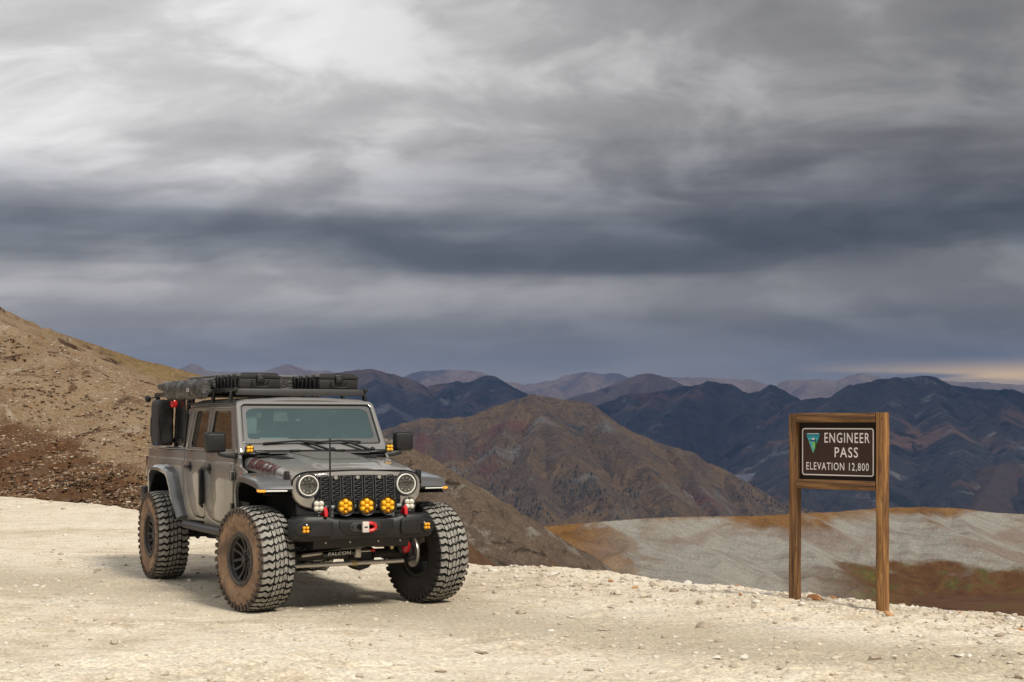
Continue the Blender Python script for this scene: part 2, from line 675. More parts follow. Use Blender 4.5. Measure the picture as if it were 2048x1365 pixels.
B1 = [(-700, 700), (-300, 720), (0, 742), (200, 745), (330, 742), (361, 737), (378, 731), (389, 729), (400, 734), (412, 741), (436, 745), (505, 745), (530, 740), (548, 737),
      (566, 730), (582, 728), (594, 733), (612, 738), (640, 742), (662, 741), (690, 744), (740, 752), (800, 753), (822, 746), (850, 742), (890, 739), (935, 740), (962, 743),
      (980, 752), (1000, 763), (1030, 765), (1045, 769), (1062, 768), (1085, 763), (1112, 761), (1128, 753), (1150, 746), (1172, 743), (1215, 746), (1245, 749), (1262, 757),
      (1345, 756), (1400, 755), (1450, 756), (1500, 758), (1520, 764), (1535, 771), (1556, 772), (1566, 763), (1580, 760), (1620, 758), (1655, 758), (1672, 763), (1690, 757),
      (1706, 750), (1724, 746), (1742, 750), (1760, 755), (1850, 760), (2048, 770), (2400, 740), (2900, 700)]
D1 = 14000
c1 = jag(crest(B1, D1), 45, 26, 1)
sp1 = [(crest([(u, v, D1), (u + du * .5, v + 35, D1 - 700), (u + du, v + 85, D1 - 1500)]), .55)
       for u, v, du in ((566, 730, -40), (850, 742, 30), (960, 743, 35), (1172, 743, 30), (1240, 750, 45), (1112, 761, -20), (1620, 758, -40), (1724, 746, -30), (1420, 755, 25))]
far2('far_mountain_range', [(c1, .6)] + sp1 + auto_spurs(c1, 620, 1900, .34, .62, 1), D1, (3000, 900), M_far, 760, 190, warp=(900, 110), rough=(260, 46), gully=(420, 70), seed=1)

B2 = [(300, 800), (500, 770), (640, 752), (690, 742), (712, 738), (742, 738), (770, 746), (800, 751), (828, 760), (850, 775), (862, 770), (900, 767), (913, 763), (928, 767),
      (945, 762), (968, 753), (985, 751), (998, 758), (1012, 772), (1045, 788), (1085, 800), (1150, 815), (1250, 850)]
D2 = 8200
c2 = jag(crest(B2, D2), 28, 22, 2)
sp2 = [(crest([(u, v, D2), (u + du * .5, v + 40, D2 - 500), (u + du, v + 110, D2 - 1150), (u + du * 1.3, v + 190, D2 - 1900)]), .6)
       for u, v, du in ((742, 738, 45), (828, 760, 20), (913, 763, -70), (985, 751, -80), (690, 742, 40), (990, 752, 60))]
far2('blue_mountain_range', [(c2, .75)] + sp2 + auto_spurs(c2, 330, 1500, .42, .80, 2), D2, (2300, 700), M_blue, 860, 260, warp=(500, 80), rough=(140, 40), gully=(240, 55), seed=2)

B3 = [(1040, 830), (1120, 800), (1190, 782), (1232, 768), (1255, 757), (1275, 749), (1298, 746), (1318, 750), (1340, 758), (1368, 768), (1400, 778), (1480, 790), (1600, 815)]
D3 = 9500
c3 = jag(crest(B3, D3), 32, 18, 3)
sp3 = [(crest([(u, v, D3), (u + du * .5, v + 25, D3 - 600), (u + du, v + 80, D3 - 1300)]), .6) for u, v, du in ((1298, 746, -75), (1275, 749, 30), (1340, 758, 40))]
M_mid = rock_mat('brown_far_rock', [(.05, .042, .042), (.12, .085, .07), (.08, .065, .06), (.15, .115, .10)], 480, bdist=18, bstr=.9,
                 patch=[((.03, .032, .04), 500, .52, .66)])
far2('brown_mountain_range', [(c3, .65)] + sp3 + auto_spurs(c3, 380, 1500, .40, .70, 3), D3, (2000, 600), M_mid, 700, 190, warp=(500, 80), rough=(160, 36), gully=(240, 50), seed=3)

B4 = [(1000, 880), (1120, 835), (1210, 805), (1262, 790), (1330, 780), (1380, 773), (1404, 768), (1415, 761), (1426, 762), (1436, 770), (1450, 768), (1462, 767), (1472, 778), (1495, 786),
      (1530, 781), (1541, 768), (1552, 772), (1568, 786), (1600, 800), (1700, 830)]
D4 = 7000
c4 = jag(crest(B4, D4), 24, 22, 4)
sp4 = [(crest([(u, v, D4), (u + du * .5, v + 50, D4 - 500), (u + du, v + 120, D4 - 1100), (u + du * 1.4, v + 200, D4 - 1900)]), .62)
       for u, v, du in ((1415, 761, -130), (1462, 767, 60), (1330, 780, -120), (1541, 768, -20), (1262, 790, 30))]
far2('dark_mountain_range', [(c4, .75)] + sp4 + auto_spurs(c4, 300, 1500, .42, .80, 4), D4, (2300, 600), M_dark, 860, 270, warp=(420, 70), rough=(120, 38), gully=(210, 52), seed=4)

B5 = [(1520, 850), (1580, 806), (1612, 798), (1660, 792), (1680, 780), (1700, 769), (1725, 762), (1760, 757), (1790, 754), (1815, 751), (1850, 752), (1872, 754), (1888, 764), (1915, 771),
      (1950, 776), (1990, 780), (2015, 779), (2060, 784), (2200, 770), (2600, 740), (3000, 720)]
D5 = 6300
c5 = jag(crest(B5, D5), 22, 18, 5)
sp5 = [(crest([(u, v, D5), (u + du * .5, v + 60, D5 - 550), (u + du, v + 130, D5 - 1200), (u + du * 1.3, v + 220, D5 - 2000)]), .6)
       for u, v, du in ((1700, 769, -110), (1790, 754, -40), (1850, 752, 60), (1888, 764, 130), (1990, 780, 60), (1612, 798, -40))]
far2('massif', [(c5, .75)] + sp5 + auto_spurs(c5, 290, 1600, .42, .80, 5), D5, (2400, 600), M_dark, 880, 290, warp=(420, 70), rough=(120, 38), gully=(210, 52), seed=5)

B6 = [(1700, 1080), (1790, 1040), (1850, 1012), (1904, 983), (1957, 938), (2006, 924), (2060, 932), (2200, 900), (2500, 860)]
M_ridge = rock_mat('russet_ridge_rock', [(.022, .019, .018), (.05, .034, .027), (.034, .027, .024), (.095, .06, .042)], 130, bdist=10, bstr=1.0, contrast=1.2,
                   patch=[((.018, .024, .022), 160, .58, .7)])
c6 = jag(crest(B6, 4600), 16, 12, 6)
far2('russet_ridge', [(c6, .6), (crest([(2006, 924, 4600), (1960, 1000, 4200), (1900, 1070, 3800)]), .55)] + auto_spurs(c6, 190, 800, .36, .62, 6), 4600, (1300, 400), M_ridge, 620, 180, warp=(250, 40), rough=(70, 18), gully=(120, 26), seed=6)
B7 = [(1380, 975), (1440, 952), (1500, 946), (1540, 942), (1590, 940), (1640, 950), (1700, 962), (1760, 985), (1830, 1015), (1900, 1050)]
M_cliff = rock_mat('blue_grey_cliff_rock', [(.05, .055, .065), (.095, .10, .115), (.07, .072, .085), (.11, .075, .06)], 180, bdist=10, bstr=1.0,
                   patch=[((.11, .05, .035), 260, .6, .72), ((.02, .025, .03), 120, .62, .72)])
c7 = jag(crest(B7, 5000), 16, 14, 7)
far2('valley_cliff', [(c7, .7), (crest([(1640, 950, 5000), (1690, 1000, 4700), (1720, 1050, 4400)]), .6), (crest([(1540, 942, 5000), (1580, 1000, 4600), (1600, 1060, 4300)]), .6)] + auto_spurs(c7, 150, 700, .42, .78, 7), 5000, (1200, 400), M_cliff, 640, 180, warp=(200, 36), rough=(60, 18), gully=(110, 30), seed=8)

# ---- the brown peak across the valley ---------------------------------------
BC = [(560, 930), (680, 890), (765, 860), (803, 846), (845, 839), (879, 838), (903, 839), (941, 833), (962, 824), (986, 814), (1031, 800), (1050, 794), (1065, 791), (1089, 794), (1127, 800),
      (1160, 802), (1182, 806), (1199, 820), (1223, 838), (1251, 857), (1275, 869), (1299, 879), (1337, 891), (1371, 898), (1390, 904), (1411, 926), (1457, 946), (1506, 971), (1555, 1000),
      (1604, 1016), (1645, 1024), (1750, 1060)]
DC = 3500
cc = jag(crest(BC, DC), 11, 9, 8)
spc = [
    (crest([(1065, 791, DC), (1085, 830, DC - 160), (1135, 895, DC - 380), (1185, 960, DC - 620), (1250, 1040, DC - 900), (1300, 1110, DC - 1150)]), .52),
    (crest([(1040, 797, DC), (1015, 850, DC - 190), (975, 915, DC - 400), (945, 965, DC - 600), (920, 1040, DC - 850), (900, 1110, DC - 1100)]), .50),
    (crest([(879, 838, DC), (900, 890, DC - 200), (905, 950, DC - 420), (890, 1010, DC - 650)]), .5),
    (crest([(1182, 806, DC), (1240, 880, DC - 200), (1300, 940, DC - 380), (1350, 1010, DC - 620), (1390, 1090, DC - 900)]), .55),
    (crest([(1337, 891, DC), (1390, 950, DC - 220), (1430, 1010, DC - 430), (1460, 1080, DC - 700)]), .55),
    (crest([(1299, 879, DC), (1290, 930, DC - 180), (1270, 990, DC - 400)]), .6),
    (crest([(1457, 946, DC), (1500, 1010, DC - 250), (1540, 1070, DC - 500)]), .55),
    (crest([(803, 846, DC), (800, 900, DC - 200), (790, 980, DC - 500)]), .5),
    (crest([(1075, 860, DC - 250), (1060, 930, DC - 480), (1075, 1000, DC - 720), (1100, 1080, DC - 1000)]), .5),
]
spc = [(q, .74) for q, _ in spc]
_, (cxs, cys, CZ) = far2('brown_peak', [(cc, .68)] + spc + sum([auto_spurs(q, 150, 330, .50, .78, 30 + i, dirv=(.5 if i % 2 else -.5, -.9), sub=1) for i, (q, _) in enumerate(spc)], []) + auto_spurs(cc, 135, 900, .44, .74, 9),
                         DC, (1250, 350), M_brown, 980, 420, wide=.40, warp=(190, 34), rough=(48, 13), gully=(85, 20), seed=9)

# ---- hills close to the pass -------------------------------------------------
M_scree = rock_mat('tan_scree', [(.105, .066, .036), (.19, .13, .076), (.24, .175, .112), (.16, .102, .056)], 2.6, bdist=.12, bstr=1.0, contrast=.9,
                   patch=[((.055, .029, .017), 4.2, .545, .62), ((.30, .25, .19), 3.0, .60, .70), ((.10, .06, .035), 1.6, .58, .66)])
def scree_extra():
    T, b = nodes_of(M_scree)
    c0 = b.inputs['Base Color'].links[0].from_socket
    px, py, pz = T.sep(T.node('ShaderNodeNewGeometry').outputs['Position'])
    n = T.noise(objco(T, (.35,) * 3, world_space=True), 1, 6, .65, .5)
    n2 = T.noise(objco(T, (2.2,) * 3, world_space=True), 1, 6, .65, .5)
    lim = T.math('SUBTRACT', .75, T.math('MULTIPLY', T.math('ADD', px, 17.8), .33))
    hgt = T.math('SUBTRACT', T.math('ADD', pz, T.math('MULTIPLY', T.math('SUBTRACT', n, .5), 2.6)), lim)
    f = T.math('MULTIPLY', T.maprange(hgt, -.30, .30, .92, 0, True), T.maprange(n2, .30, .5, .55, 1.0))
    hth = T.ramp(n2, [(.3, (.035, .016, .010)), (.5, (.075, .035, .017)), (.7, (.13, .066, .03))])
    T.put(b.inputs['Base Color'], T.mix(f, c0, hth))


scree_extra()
L1 = [(-2600, -700, 105), (-1800, -280, 98), (-1200, 30, 92), (-500, 370, 84), (-150, 552, 80), (0, 627, 78), (44, 650, 77), (84, 677, 75.5), (135, 698, 74), (189, 725, 72), (236, 748, 71),
      (269, 768, 70), (303, 792, 68), (360, 832, 66), (430, 884, 63), (520, 960, 58), (620, 1060, 52), (740, 1180, 46)]
l1 = jag(crest(L1), .35, .16, 11)
l1[:, 2] -= .25 + .35 * np.clip((l1[:, 0] + 26) / 8, 0, 1)
lx, ly = rng(-120, 8, 520), np.concatenate([rng(33, 80, 330), rng(80.5, 150, 60)])
LZ = ridge_terrain(lx, ly, [(l1, .27)], -40, gully=(9, .55), rough=(3.5, .30), warp=(20, 1.5), seed=11)
LZ = LZ - .55 * np.clip(np.meshgrid(lx, ly)[0] + 13.0 - (np.meshgrid(lx, ly)[1] - 40) * .06, 0, None)
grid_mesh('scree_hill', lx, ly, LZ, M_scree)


def sample(xs, ys, Z, x, y):
    i = np.clip(np.searchsorted(xs, x) - 1, 0, len(xs) - 2)
    j = np.clip(np.searchsorted(ys, y) - 1, 0, len(ys) - 2)
    fx = np.clip((x - xs[i]) / (xs[i + 1] - xs[i]), 0, 1)
    fy = np.clip((y - ys[j]) / (ys[j + 1] - ys[j]), 0, 1)
    return (Z[j, i] * (1 - fx) + Z[j, i + 1] * fx) * (1 - fy) + (Z[j + 1, i] * (1 - fx) + Z[j + 1, i + 1] * fx) * fy


M_heath = rock_mat('olive_brown_heath', [(.11, .073, .034), (.185, .13, .058), (.15, .10, .05), (.225, .16, .08)], 14, bdist=.8, bstr=.9,
                   patch=[((.085, .062, .05), 22, .56, .68)])
L2 = [(-2200, 300), (-1200, 520), (-500, 600), (-150, 632), (44, 650), (57, 652), (111, 662), (168, 681), (229, 701), (286, 720), (330, 729), (356, 737), (390, 746), (430, 757), (520, 790), (650, 860), (760, 960)]
hx, hy = rng(-330, 10, 420), rng(180, 380, 200)
grid_mesh('heath_hill', hx, hy, ridge_terrain(hx, hy, [(crest(L2, 300), .4)], -60, gully=(34, 3), rough=(14, 1.6), warp=(80, 6), seed=12), M_heath)

M_flank = rock_mat('grey_brown_flank', [(.075, .054, .038), (.15, .112, .082), (.10, .074, .054), (.21, .17, .13)], 6, bdist=.8, bstr=1.0, contrast=1.3,
                   patch=[((.15, .07, .026), 16, .58, .68), ((.22, .195, .165), 7, .57, .66), ((.05, .036, .025), 4, .57, .65)])
L3 = [(300, 800), (500, 815), (620, 835), (700, 852), (770, 868), (793, 879), (840, 904), (879, 926), (915, 950), (941, 972), (986, 1017), (1030, 1055), (1075, 1089), (1110, 1112), (1148, 1134), (1200, 1160), (1260, 1195), (1340, 1250)]
L3 = [(u, v, 240) for u, v in L3]
fx_, fy_ = rng(-80, 25, 620), rng(120, 300, 420)
c3t = jag(crest(L3), .9, 1.5, 9)
grid_mesh('talus_slope', fx_, fy_, eroded(fx_, fy_, [(c3t, .52)] + auto_spurs(c3t, 9, 70, .38, .62, 13, dirv=(.25, -1)), -60, warp=(22, 3.0), rough=(5, 1.3), gully=(9, 1.2), seed=13), M_flank)
L4 = [(u, v, 110) for u, v in ((600, 900), (760, 960), (860, 1015), (905, 1045), (931, 1062), (970, 1086), (1010, 1113), (1040, 1129), (1065, 1143), (1130, 1180), (1200, 1230))]
gx_, gy_ = rng(-34, 8, 300), rng(55, 165, 220)
c4t = jag(crest(L4), .45, .55, 10)
grid_mesh('near_talus_slope', gx_, gy_, eroded(gx_, gy_, [(c4t, .55)] + auto_spurs(c4t, 5, 30, .40, .65, 14, dirv=(.25, -1)), -60, warp=(10, 1.2), rough=(2.6, .6), gully=(4, .5), seed=14), M_flank)


def pale_hill():
    L = [(500, 1100, 470), (800, 1080, 470), (960, 1066, 470), (1041, 1058, 470), (1148, 1048, 474), (1285, 1037, 478), (1350, 1034, 480), (1514, 1032, 484), (1580, 1028, 486), (1670, 1024, 488), (1760, 1016, 490),
         (1842, 1014, 491), (1924, 1017, 492), (1990, 1025, 492), (2048, 1028, 492), (2200, 1040, 490), (2600, 1050, 480)]
    sp = crest([(2000, 1026, 492), (2050, 1085, 470), (2130, 1150, 440), (2250, 1250, 400)])
    sp2 = crest([(1285, 1037, 478), (1250, 1085, 450), (1290, 1125, 415), (1400, 1190, 370), (1520, 1260, 330)])
    xs, ys = rng(-90, 250, 620), np.concatenate([rng(290, 500, 330), rng(501, 640, 50)])
    cl = crest(L)
    Z = ridge_terrain(xs, ys, [(cl, .38), (sp, .33), (sp2, .22)], -60, gully=(30, 2.2), rough=(14, 1.0), warp=(60, 4), seed=15)
    Ze = eroded(xs, ys, [(cl, .46)] + auto_spurs(cl, 17, 80, .22, .50, 16, dirv=(.6, -1), jit=.35), -60, warp=(26, 4), rough=(9, .7), gully=(12, .7), seed=17)
    Z = Z * .25 + Ze * .75
    m = mat('mineral_slope', (.3, .3, .28), .95, spec=.1)
    T, b = nodes_of(m)
    pos = T.node('ShaderNodeNewGeometry').outputs['Position']
    px, py, pz = T.sep(pos)
    w1 = T.noise(objco(T, (1 / 30,) * 3, world_space=True), 1, 6, .6, .7)
    w2 = T.noise(objco(T, (1 / 8, 1 / 8, 1 / 8), world_space=True), 1, 8, .65, .4)
    mps = T.node('ShaderNodeMapping', vector_type='TEXTURE')
    mps.inputs['Rotation'].default_value = (0, 0, R(-38))
    mps.inputs['Scale'].default_value = (34, 5.0, 16)
    T.l.new(pos, mps.inputs[0])
    st = T.noise(mps.outputs[0], 1, 8, .64, .9)
    sp_ = T.noise(objco(T, (1.4,) * 3, world_space=True), 1, 4, .65)
    pale = T.ramp(st, [(.25, (.185, .155, .13)), (.42, (.245, .222, .192)), (.55, (.30, .29, .252)), (.68, (.25, .226, .196)), (.8, (.20, .17, .145))])
    pale = T.mix(T.maprange(w1, .47, .64, 0, .85, True), pale, (.205, .155, .125))
    # ochre heath along the crest and running down on the left
    hgt = T.math('ADD', pz, T.math('MULTIPLY', T.math('SUBTRACT', w1, .5), 16))
    och = T.ramp(w2, [(.3, (.10, .05, .020)), (.55, (.19, .095, .030)), (.8, (.25, .15, .065))])
    fo = T.maprange(hgt, -30.5, -27.0, 0, 1, True)
    left = T.maprange(T.math('ADD', px, T.math('MULTIPLY', w1, 50)), 40, 76, 1, 0, True)
    patch = T.maprange(T.math('ADD', w1, T.math('MULTIPLY', w2, .35)), .56, .66, 0, 1, True)
    fo = T.math('MAXIMUM', T.math('MULTIPLY', fo, .95), T.math('MULTIPLY', left, patch))
    c = T.mix(fo, pale, och)
    # red brown meadow at the foot
    mead = T.ramp(w2, [(.25, (.05, .022, .012)), (.42, (.095, .045, .02)), (.52, (.12, .062, .026)), (.60, (.085, .078, .025)), (.70, (.20, .13, .03))])
    fm = T.maprange(T.math('ADD', pz, T.math('MULTIPLY', T.math('SUBTRACT', w1, .5), 15)), -41.0, -38.5, 1, 0, True)
    fm = T.math('MULTIPLY', fm, T.maprange(px, 70, 100, 0, 1, True))
    c = T.mix(fm, c, mead)
    s = T.maprange(sp_, .3, .7, .80, 1.16)
    c = T.mix(1.0, c, T.comb(s, s, s), 'MULTIPLY')
    T.put(b.inputs['Base Color'], c)
    bump(T, b, T.math('ADD', T.math('MULTIPLY', st, .8), T.math('ADD', w2, T.math('MULTIPLY', sp_, .5))), 1.0, 1.4)
    grid_mesh('mineral_hill', xs, ys, Z, m)


pale_hill()

# ---- ground of the pass ------------------------------------------------------
EDGE_PX = [(-2600, 905), (-1500, 935), (-900, 958), (-400, 977), (0, 993), (140, 1006), (280, 1030), (480, 1066), (700, 1100), (930, 1131), (1160, 1151), (1300, 1168), (1450, 1182), (1590, 1199), (1700, 1210), (1800, 1216),
           (2048, 1243), (2500, 1280), (3400, 1340)]
edge = [GP(u, v) for u, v in EDGE_PX]
edge += [(edge[-1][0] + 15, edge[-1][1] - 10), (edge[-1][0] + 60, edge[-1][1] - 80)]
edge = np.array([(x, y, 0) for x, y in edge])


def edge_signed(X, Y):
    """positive beyond the lip of the pull-out"""
    d, _, _ = polyline_field(X, Y, edge)
    best = np.full(X.shape, 1e12)
    sg = np.ones(X.shape)
    for a, b in zip(edge[:-1], edge[1:]):
        dx, dy = b[0] - a[0], b[1] - a[1]
        t = np.clip(((X - a[0]) * dx + (Y - a[1]) * dy) / (dx * dx + dy * dy), 0, 1)
        dd = (X - a[0] - t * dx) ** 2 + (Y - a[1] - t * dy) ** 2
        cr = dx * (Y - a[1]) - dy * (X - a[0])
        m = dd < best
        best = np.where(m, dd, best)
        sg = np.where(m, np.where(cr > 0, 1.0, -1.0), sg)
    return d * sg


def ground_z(X, Y):
    X, Y = np.asarray(X, float), np.asarray(Y, float)
    d = edge_signed(X, Y) + fbm(X / 1.3, Y / 1.3, 4) * .45 + fbm(X / .33 + 4, Y / .33, 3) * .10
    near = np.exp(-((X - 0) ** 2 + (Y - 16) ** 2) / 60.0 ** 2)
    rise = .055 * np.exp(-((X - 2.55) ** 2 + (Y - 15.35) ** 2) / .8)
    z = near * (fbm(X / 3.1, Y / 3.1, 3) * .045) + rise
    lump = np.clip(fbm(X / 1.5 + 30, Y / 1.5 + 5, 3) * 1.6 + .25 + .25 * np.clip((12.8 - Y) / 2, -1, 1) + .35 * np.clip(d / 3 + 1, 0, 1), 0, 1)
    q = fbm(X / .34 + 7, Y / .22, 4, .55, 2.1, True)
    z = z + near * lump * (np.clip(q - .12, 0, 1) * .115 - .014)
    z = z + near * fbm(X / .12, Y / .10, 3, .6) * .016 * (.35 + lump)
    fall = np.where(d > 0, np.minimum(.28 * d * d / (d + .8) + .22 * np.clip(d - 1, 0, None), 45.0), 0)
    far_ = np.clip(Y - 520, 0, None) * .42
    z = z - np.where(d > 0, fall, 0) - np.minimum(far_, 900)
    z = z + np.clip((Y - 90) / 120, 0, 1) * fbm(X / 60, Y / 60, 4) * 5.0
    return z


def geo_axis(lo, a, b, hi, step, grow=1.09):
    mid = np.arange(a, b, step)
    up, s, v = [], step, mid[-1]
    while v < hi:
        s *= grow
        v += s
        up.append(v)
    dn, s, v = [], step, mid[0]
    while v > lo:
        s *= grow
        v -= s
        dn.append(v)
    return np.array(dn[::-1] + list(mid) + up)


def ground_mat():
    m = mat('pale_dirt', (.6, .52, .38), .95, spec=.1)
    T, b = nodes_of(m)
    pos = T.node('ShaderNodeNewGeometry').outputs['Position']
    px, py, pz = T.sep(pos)
    a = T.noise(objco(T, (.33, .33, .33), world_space=True), 1, 6, .6, .4)
    bb = T.noise(objco(T, (2.4, 3.4, 3.0), world_space=True), 1, 7, .62, .3)
    cN = T.noise(objco(T, (26, 34, 30), world_space=True), 1, 4, .65)
    f = T.math('ADD', T.math('MULTIPLY', a, .5), T.math('MULTIPLY', bb, .5))
    c = T.ramp(f, [(.32, (.42, .335, .235)), (.42, (.57, .485, .365)), (.50, (.685, .605, .475)), (.60, (.73, .665, .545)), (.72, (.65, .615, .56))])
    grey = T.maprange(T.noise(objco(T, (1.1, 1.9, 1.3), (9, 2, 0), world_space=True), 1, 6, .66, .8), .58, .70, 0, .6, True)
    c = T.mix(grey, c, (.48, .46, .43))
    # compacted tyre track
    tr = T.math('ABSOLUTE', T.math('SUBTRACT', py, T.math('ADD', 13.9, T.math('MULTIPLY', px, -.72))))
    trk = T.maprange(T.math('ADD', tr, T.math('MULTIPLY', a, 2.0)), 1.2, 2.9, .85, 0, True)
    c = T.mix(trk, c, (.47, .405, .30))
    spk = T.maprange(cN, .30, .68, .60, 1.24)
    c = T.mix(1.0, c, T.comb(spk, spk, spk), 'MULTIPLY')
    # valley sides below the lip
    v1 = T.noise(objco(T, (.05, .05, .05), world_space=True), 1, 8, .62, .6)
    v2 = T.noise(objco(T, (.22, .22, .22), world_space=True), 1, 7, .65, .5)
    vv = T.math('ADD', T.math('MULTIPLY', v1, .5), T.math('MULTIPLY', v2, .5))
    low = T.ramp(vv, [(.3, (.035, .016, .010)), (.46, (.075, .036, .018)), (.56, (.095, .05, .022)), (.64, (.07, .058, .02)), (.72, (.16, .10, .02))])
    c = T.mix(T.maprange(pz, -2.2, -.7, 1, 0, True), c, low)
    T.put(b.inputs['Base Color'], c)
    bump(T, b, T.math('ADD', T.math('MULTIPLY', bb, 1.0), T.math('MULTIPLY', cN, .45)), .75, .045)
    return m


M_ground = ground_mat()
gxs = geo_axis(-9000, -9.0, 7.0, 9000, .042, 1.085)
gys = geo_axis(-3000, 9.8, 20.5, 26000, .042, 1.085)
GX, GY = np.meshgrid(gxs, gys)
grid_mesh('ground', gxs, gys, ground_z(GX, GY), M_ground)


# ---- unseen cloud added above the far valley to shade the middle ranges ------
def added_shade_cloud():
    xs, ys = rng(-2600, 5800, 90), rng(1950, 7050, 66)
    X, Y = np.meshgrid(xs, ys)
    ed = np.minimum.reduce([(X + 2600) / 900, (5800 - X) / 900, (Y - 1950) / 700, (7050 - Y) / 700])
    th = np.clip(fbm(X / 1100 + 3, Y / 900 + 1, 4) * 2.8 + .26, 0, 1.2) * np.clip(ed, 0, 1)
    lo = 4520 - th * 120 + fbm(X / 400, Y / 400, 3) * 60 * (th > 0)
    hi = 4540 + th * 420 + fbm(X / 300 + 9, Y / 300, 4) * 160 * th
    nx, ny = len(xs), len(ys)
    V = np.concatenate([np.stack([X, Y, lo], 2).reshape(-1, 3), np.stack([X, Y, hi], 2).reshape(-1, 3)])
    F = []
    N = nx * ny
    keep = th > .02
    for j in range(ny - 1):
        for i in range(nx - 1):
            if keep[j, i] or keep[j + 1, i] or keep[j, i + 1] or keep[j + 1, i + 1]:
                a = j * nx + i
                F.append((a, a + nx, a + nx + 1, a + 1))
                F.append((N + a, N + a + 1, N + a + nx + 1, N + a + nx))
    m = mat('shade_cloud_pale', (.75, .76, .78), 1.0, spec=0)
    o = link_mesh('added_shade_cloud', V, F, m, smooth=True, sharp=180, recalc=False, kind='stuff')
    o['label'] = 'grey cloud added out of view to shade the middle ranges'


added_shade_cloud()
# ================================================================== MATERIALS OF THE TRUCK
def paint_mat():
    m = mat('grey_paint', (.16, .16, .155), .3, .0, 1.0, spec=.25)
    T, b = nodes_of(m)
    z = T.sep(T.node('ShaderNodeTexCoord').outputs['Object'])[2]
    n = T.noise(objco(T, (3, 3, 5)), 1, 6, .65, .5)
    n2 = T.noise(objco(T, (14, 14, 14)), 1, 5, .7)
    d = T.math('ADD', T.maprange(z, .65, 1.48, .78, .06), T.math('MULTIPLY', T.math('SUBTRACT', n, .5), T.maprange(z, .9, 1.45, .8, .25)))
    d = T.math('MULTIPLY', T.math('MAXIMUM', d, 0.02), T.maprange(n2, .3, .7, .7, 1.1), clamp=True)
    T.put(b.inputs['Base Color'], T.mix(d, (.155, .156, .158), (.43, .36, .265)))
    T.put(b.inputs['Roughness'], T.maprange(d, 0, .6, .45, .7))
    T.put(b.inputs['Coat Weight'], T.maprange(d, 0, .7, 1.0, .45))
    T.put(b.inputs['Metallic'], T.maprange(d, 0, .5, .04, .0))
    b.inputs['Coat IOR'].default_value = 1.75
    return m


def dusty(name, c, dust, amt, rough=.6, scale=8, metal=0, bumpy=0, coat=0):
    m = mat(name, c, rough, metal, coat)
    T, b = nodes_of(m)
    n = T.noise(objco(T, (scale,) * 3), 1, 6, .65, .4)
    f = T.maprange(n, .5 - amt * .5, .5 + .5 * (1 - amt) + .15, 0, 1)
    f = T.math('MULTIPLY', f, amt * 1.3, clamp=True)
    T.put(b.inputs['Base Color'], T.mix(f, c, dust))
    if bumpy: bump(T, b, T.noise(objco(T, (scale * 9,) * 3), 1, 3, .6), bumpy, .004)
    return m


M_paint = paint_mat()
DUST = (.36, .29, .20)
M_black = dusty('black_plastic', (.007, .007, .008), DUST, .025, .5, 7, bumpy=.25)
M_powder = dusty('black_powder_coat', (.011, .011, .012), DUST, .03, .42, 6, bumpy=.2)
M_gloss = mat('gloss_black', (.012, .012, .013), .18, 0, .6)
M_dark = mat('underbody_black', (.01, .01, .01), .8)
M_liner = mat('wheel_well_liner', (.008, .008, .008), .95, spec=.1)
M_trim = dusty('grey_flare_paint', (.085, .087, .09), DUST, .05, .4, 5, metal=.0, coat=1.0)
M_rail = dusty('dark_grey_steel', (.03, .03, .031), DUST, .05, .5, 5)
M_steel = dusty('brushed_steel', (.62, .58, .53), (.35, .27, .19), .25, .38, 9, .6)
M_brass = mat('brass_zinc', (.55, .45, .2), .4, .8)
M_chrome = mat('chrome', (.75, .75, .74), .12, 1)
M_red = mat('red_paint', (.55, .012, .015), .35, 0, .5)
M_white = mat('white_print', (.75, .74, .72), .6)
M_amber = mat('amber_lens', (.85, .45, .006), .22, 0, .7)
M_amber2 = mat('deep_amber_lens', (.78, .36, .004), .25, 0, .6)
M_clear = mat('clear_lens', (.62, .60, .50), .15, .1, .8)
M_halo = mat('daylight_halo', (.8, .78, .7), .3, emit=(1, .95, .8), es=.09)
M_strip = mat('fender_light_strip', (.6, .6, .57), .3, emit=(1, .97, .9), es=.03)
M_orange = mat('turn_amber', (.9, .32, .02), .3, emit=(1, .35, .02), es=.25)
M_maroon = mat('maroon_decal', (.085, .014, .02), .5)
M_fabric = mat('black_fabric', (.022, .021, .021), .8)
M_canvas = mat('weathered_pvc', (.028, .026, .024), .42)
for _m, _s in ((M_fabric, 9), (M_canvas, 11)):
    _T, _b = nodes_of(_m)
    bump(_T, _b, _T.noise(objco(_T, (_s, _s * .5, _s * 1.6)), 1, 5, .6, 1.2), .8, .03)
M_case = dusty('black_polymer_case', (.017, .017, .017), DUST, .04, .42, 6, bumpy=.15)
M_interior = mat('interior_black', (.10, .105, .105), .8)
M_seat = mat('seat_leather', (.24, .25, .25), .6)
M_tail = mat('tail_lamp_red', (.10, .01, .012), .25, 0, .6)
M_rearpanel = dusty('bead_blasted_panel', (.10, .095, .085), DUST, .35, .45, 5, .3)


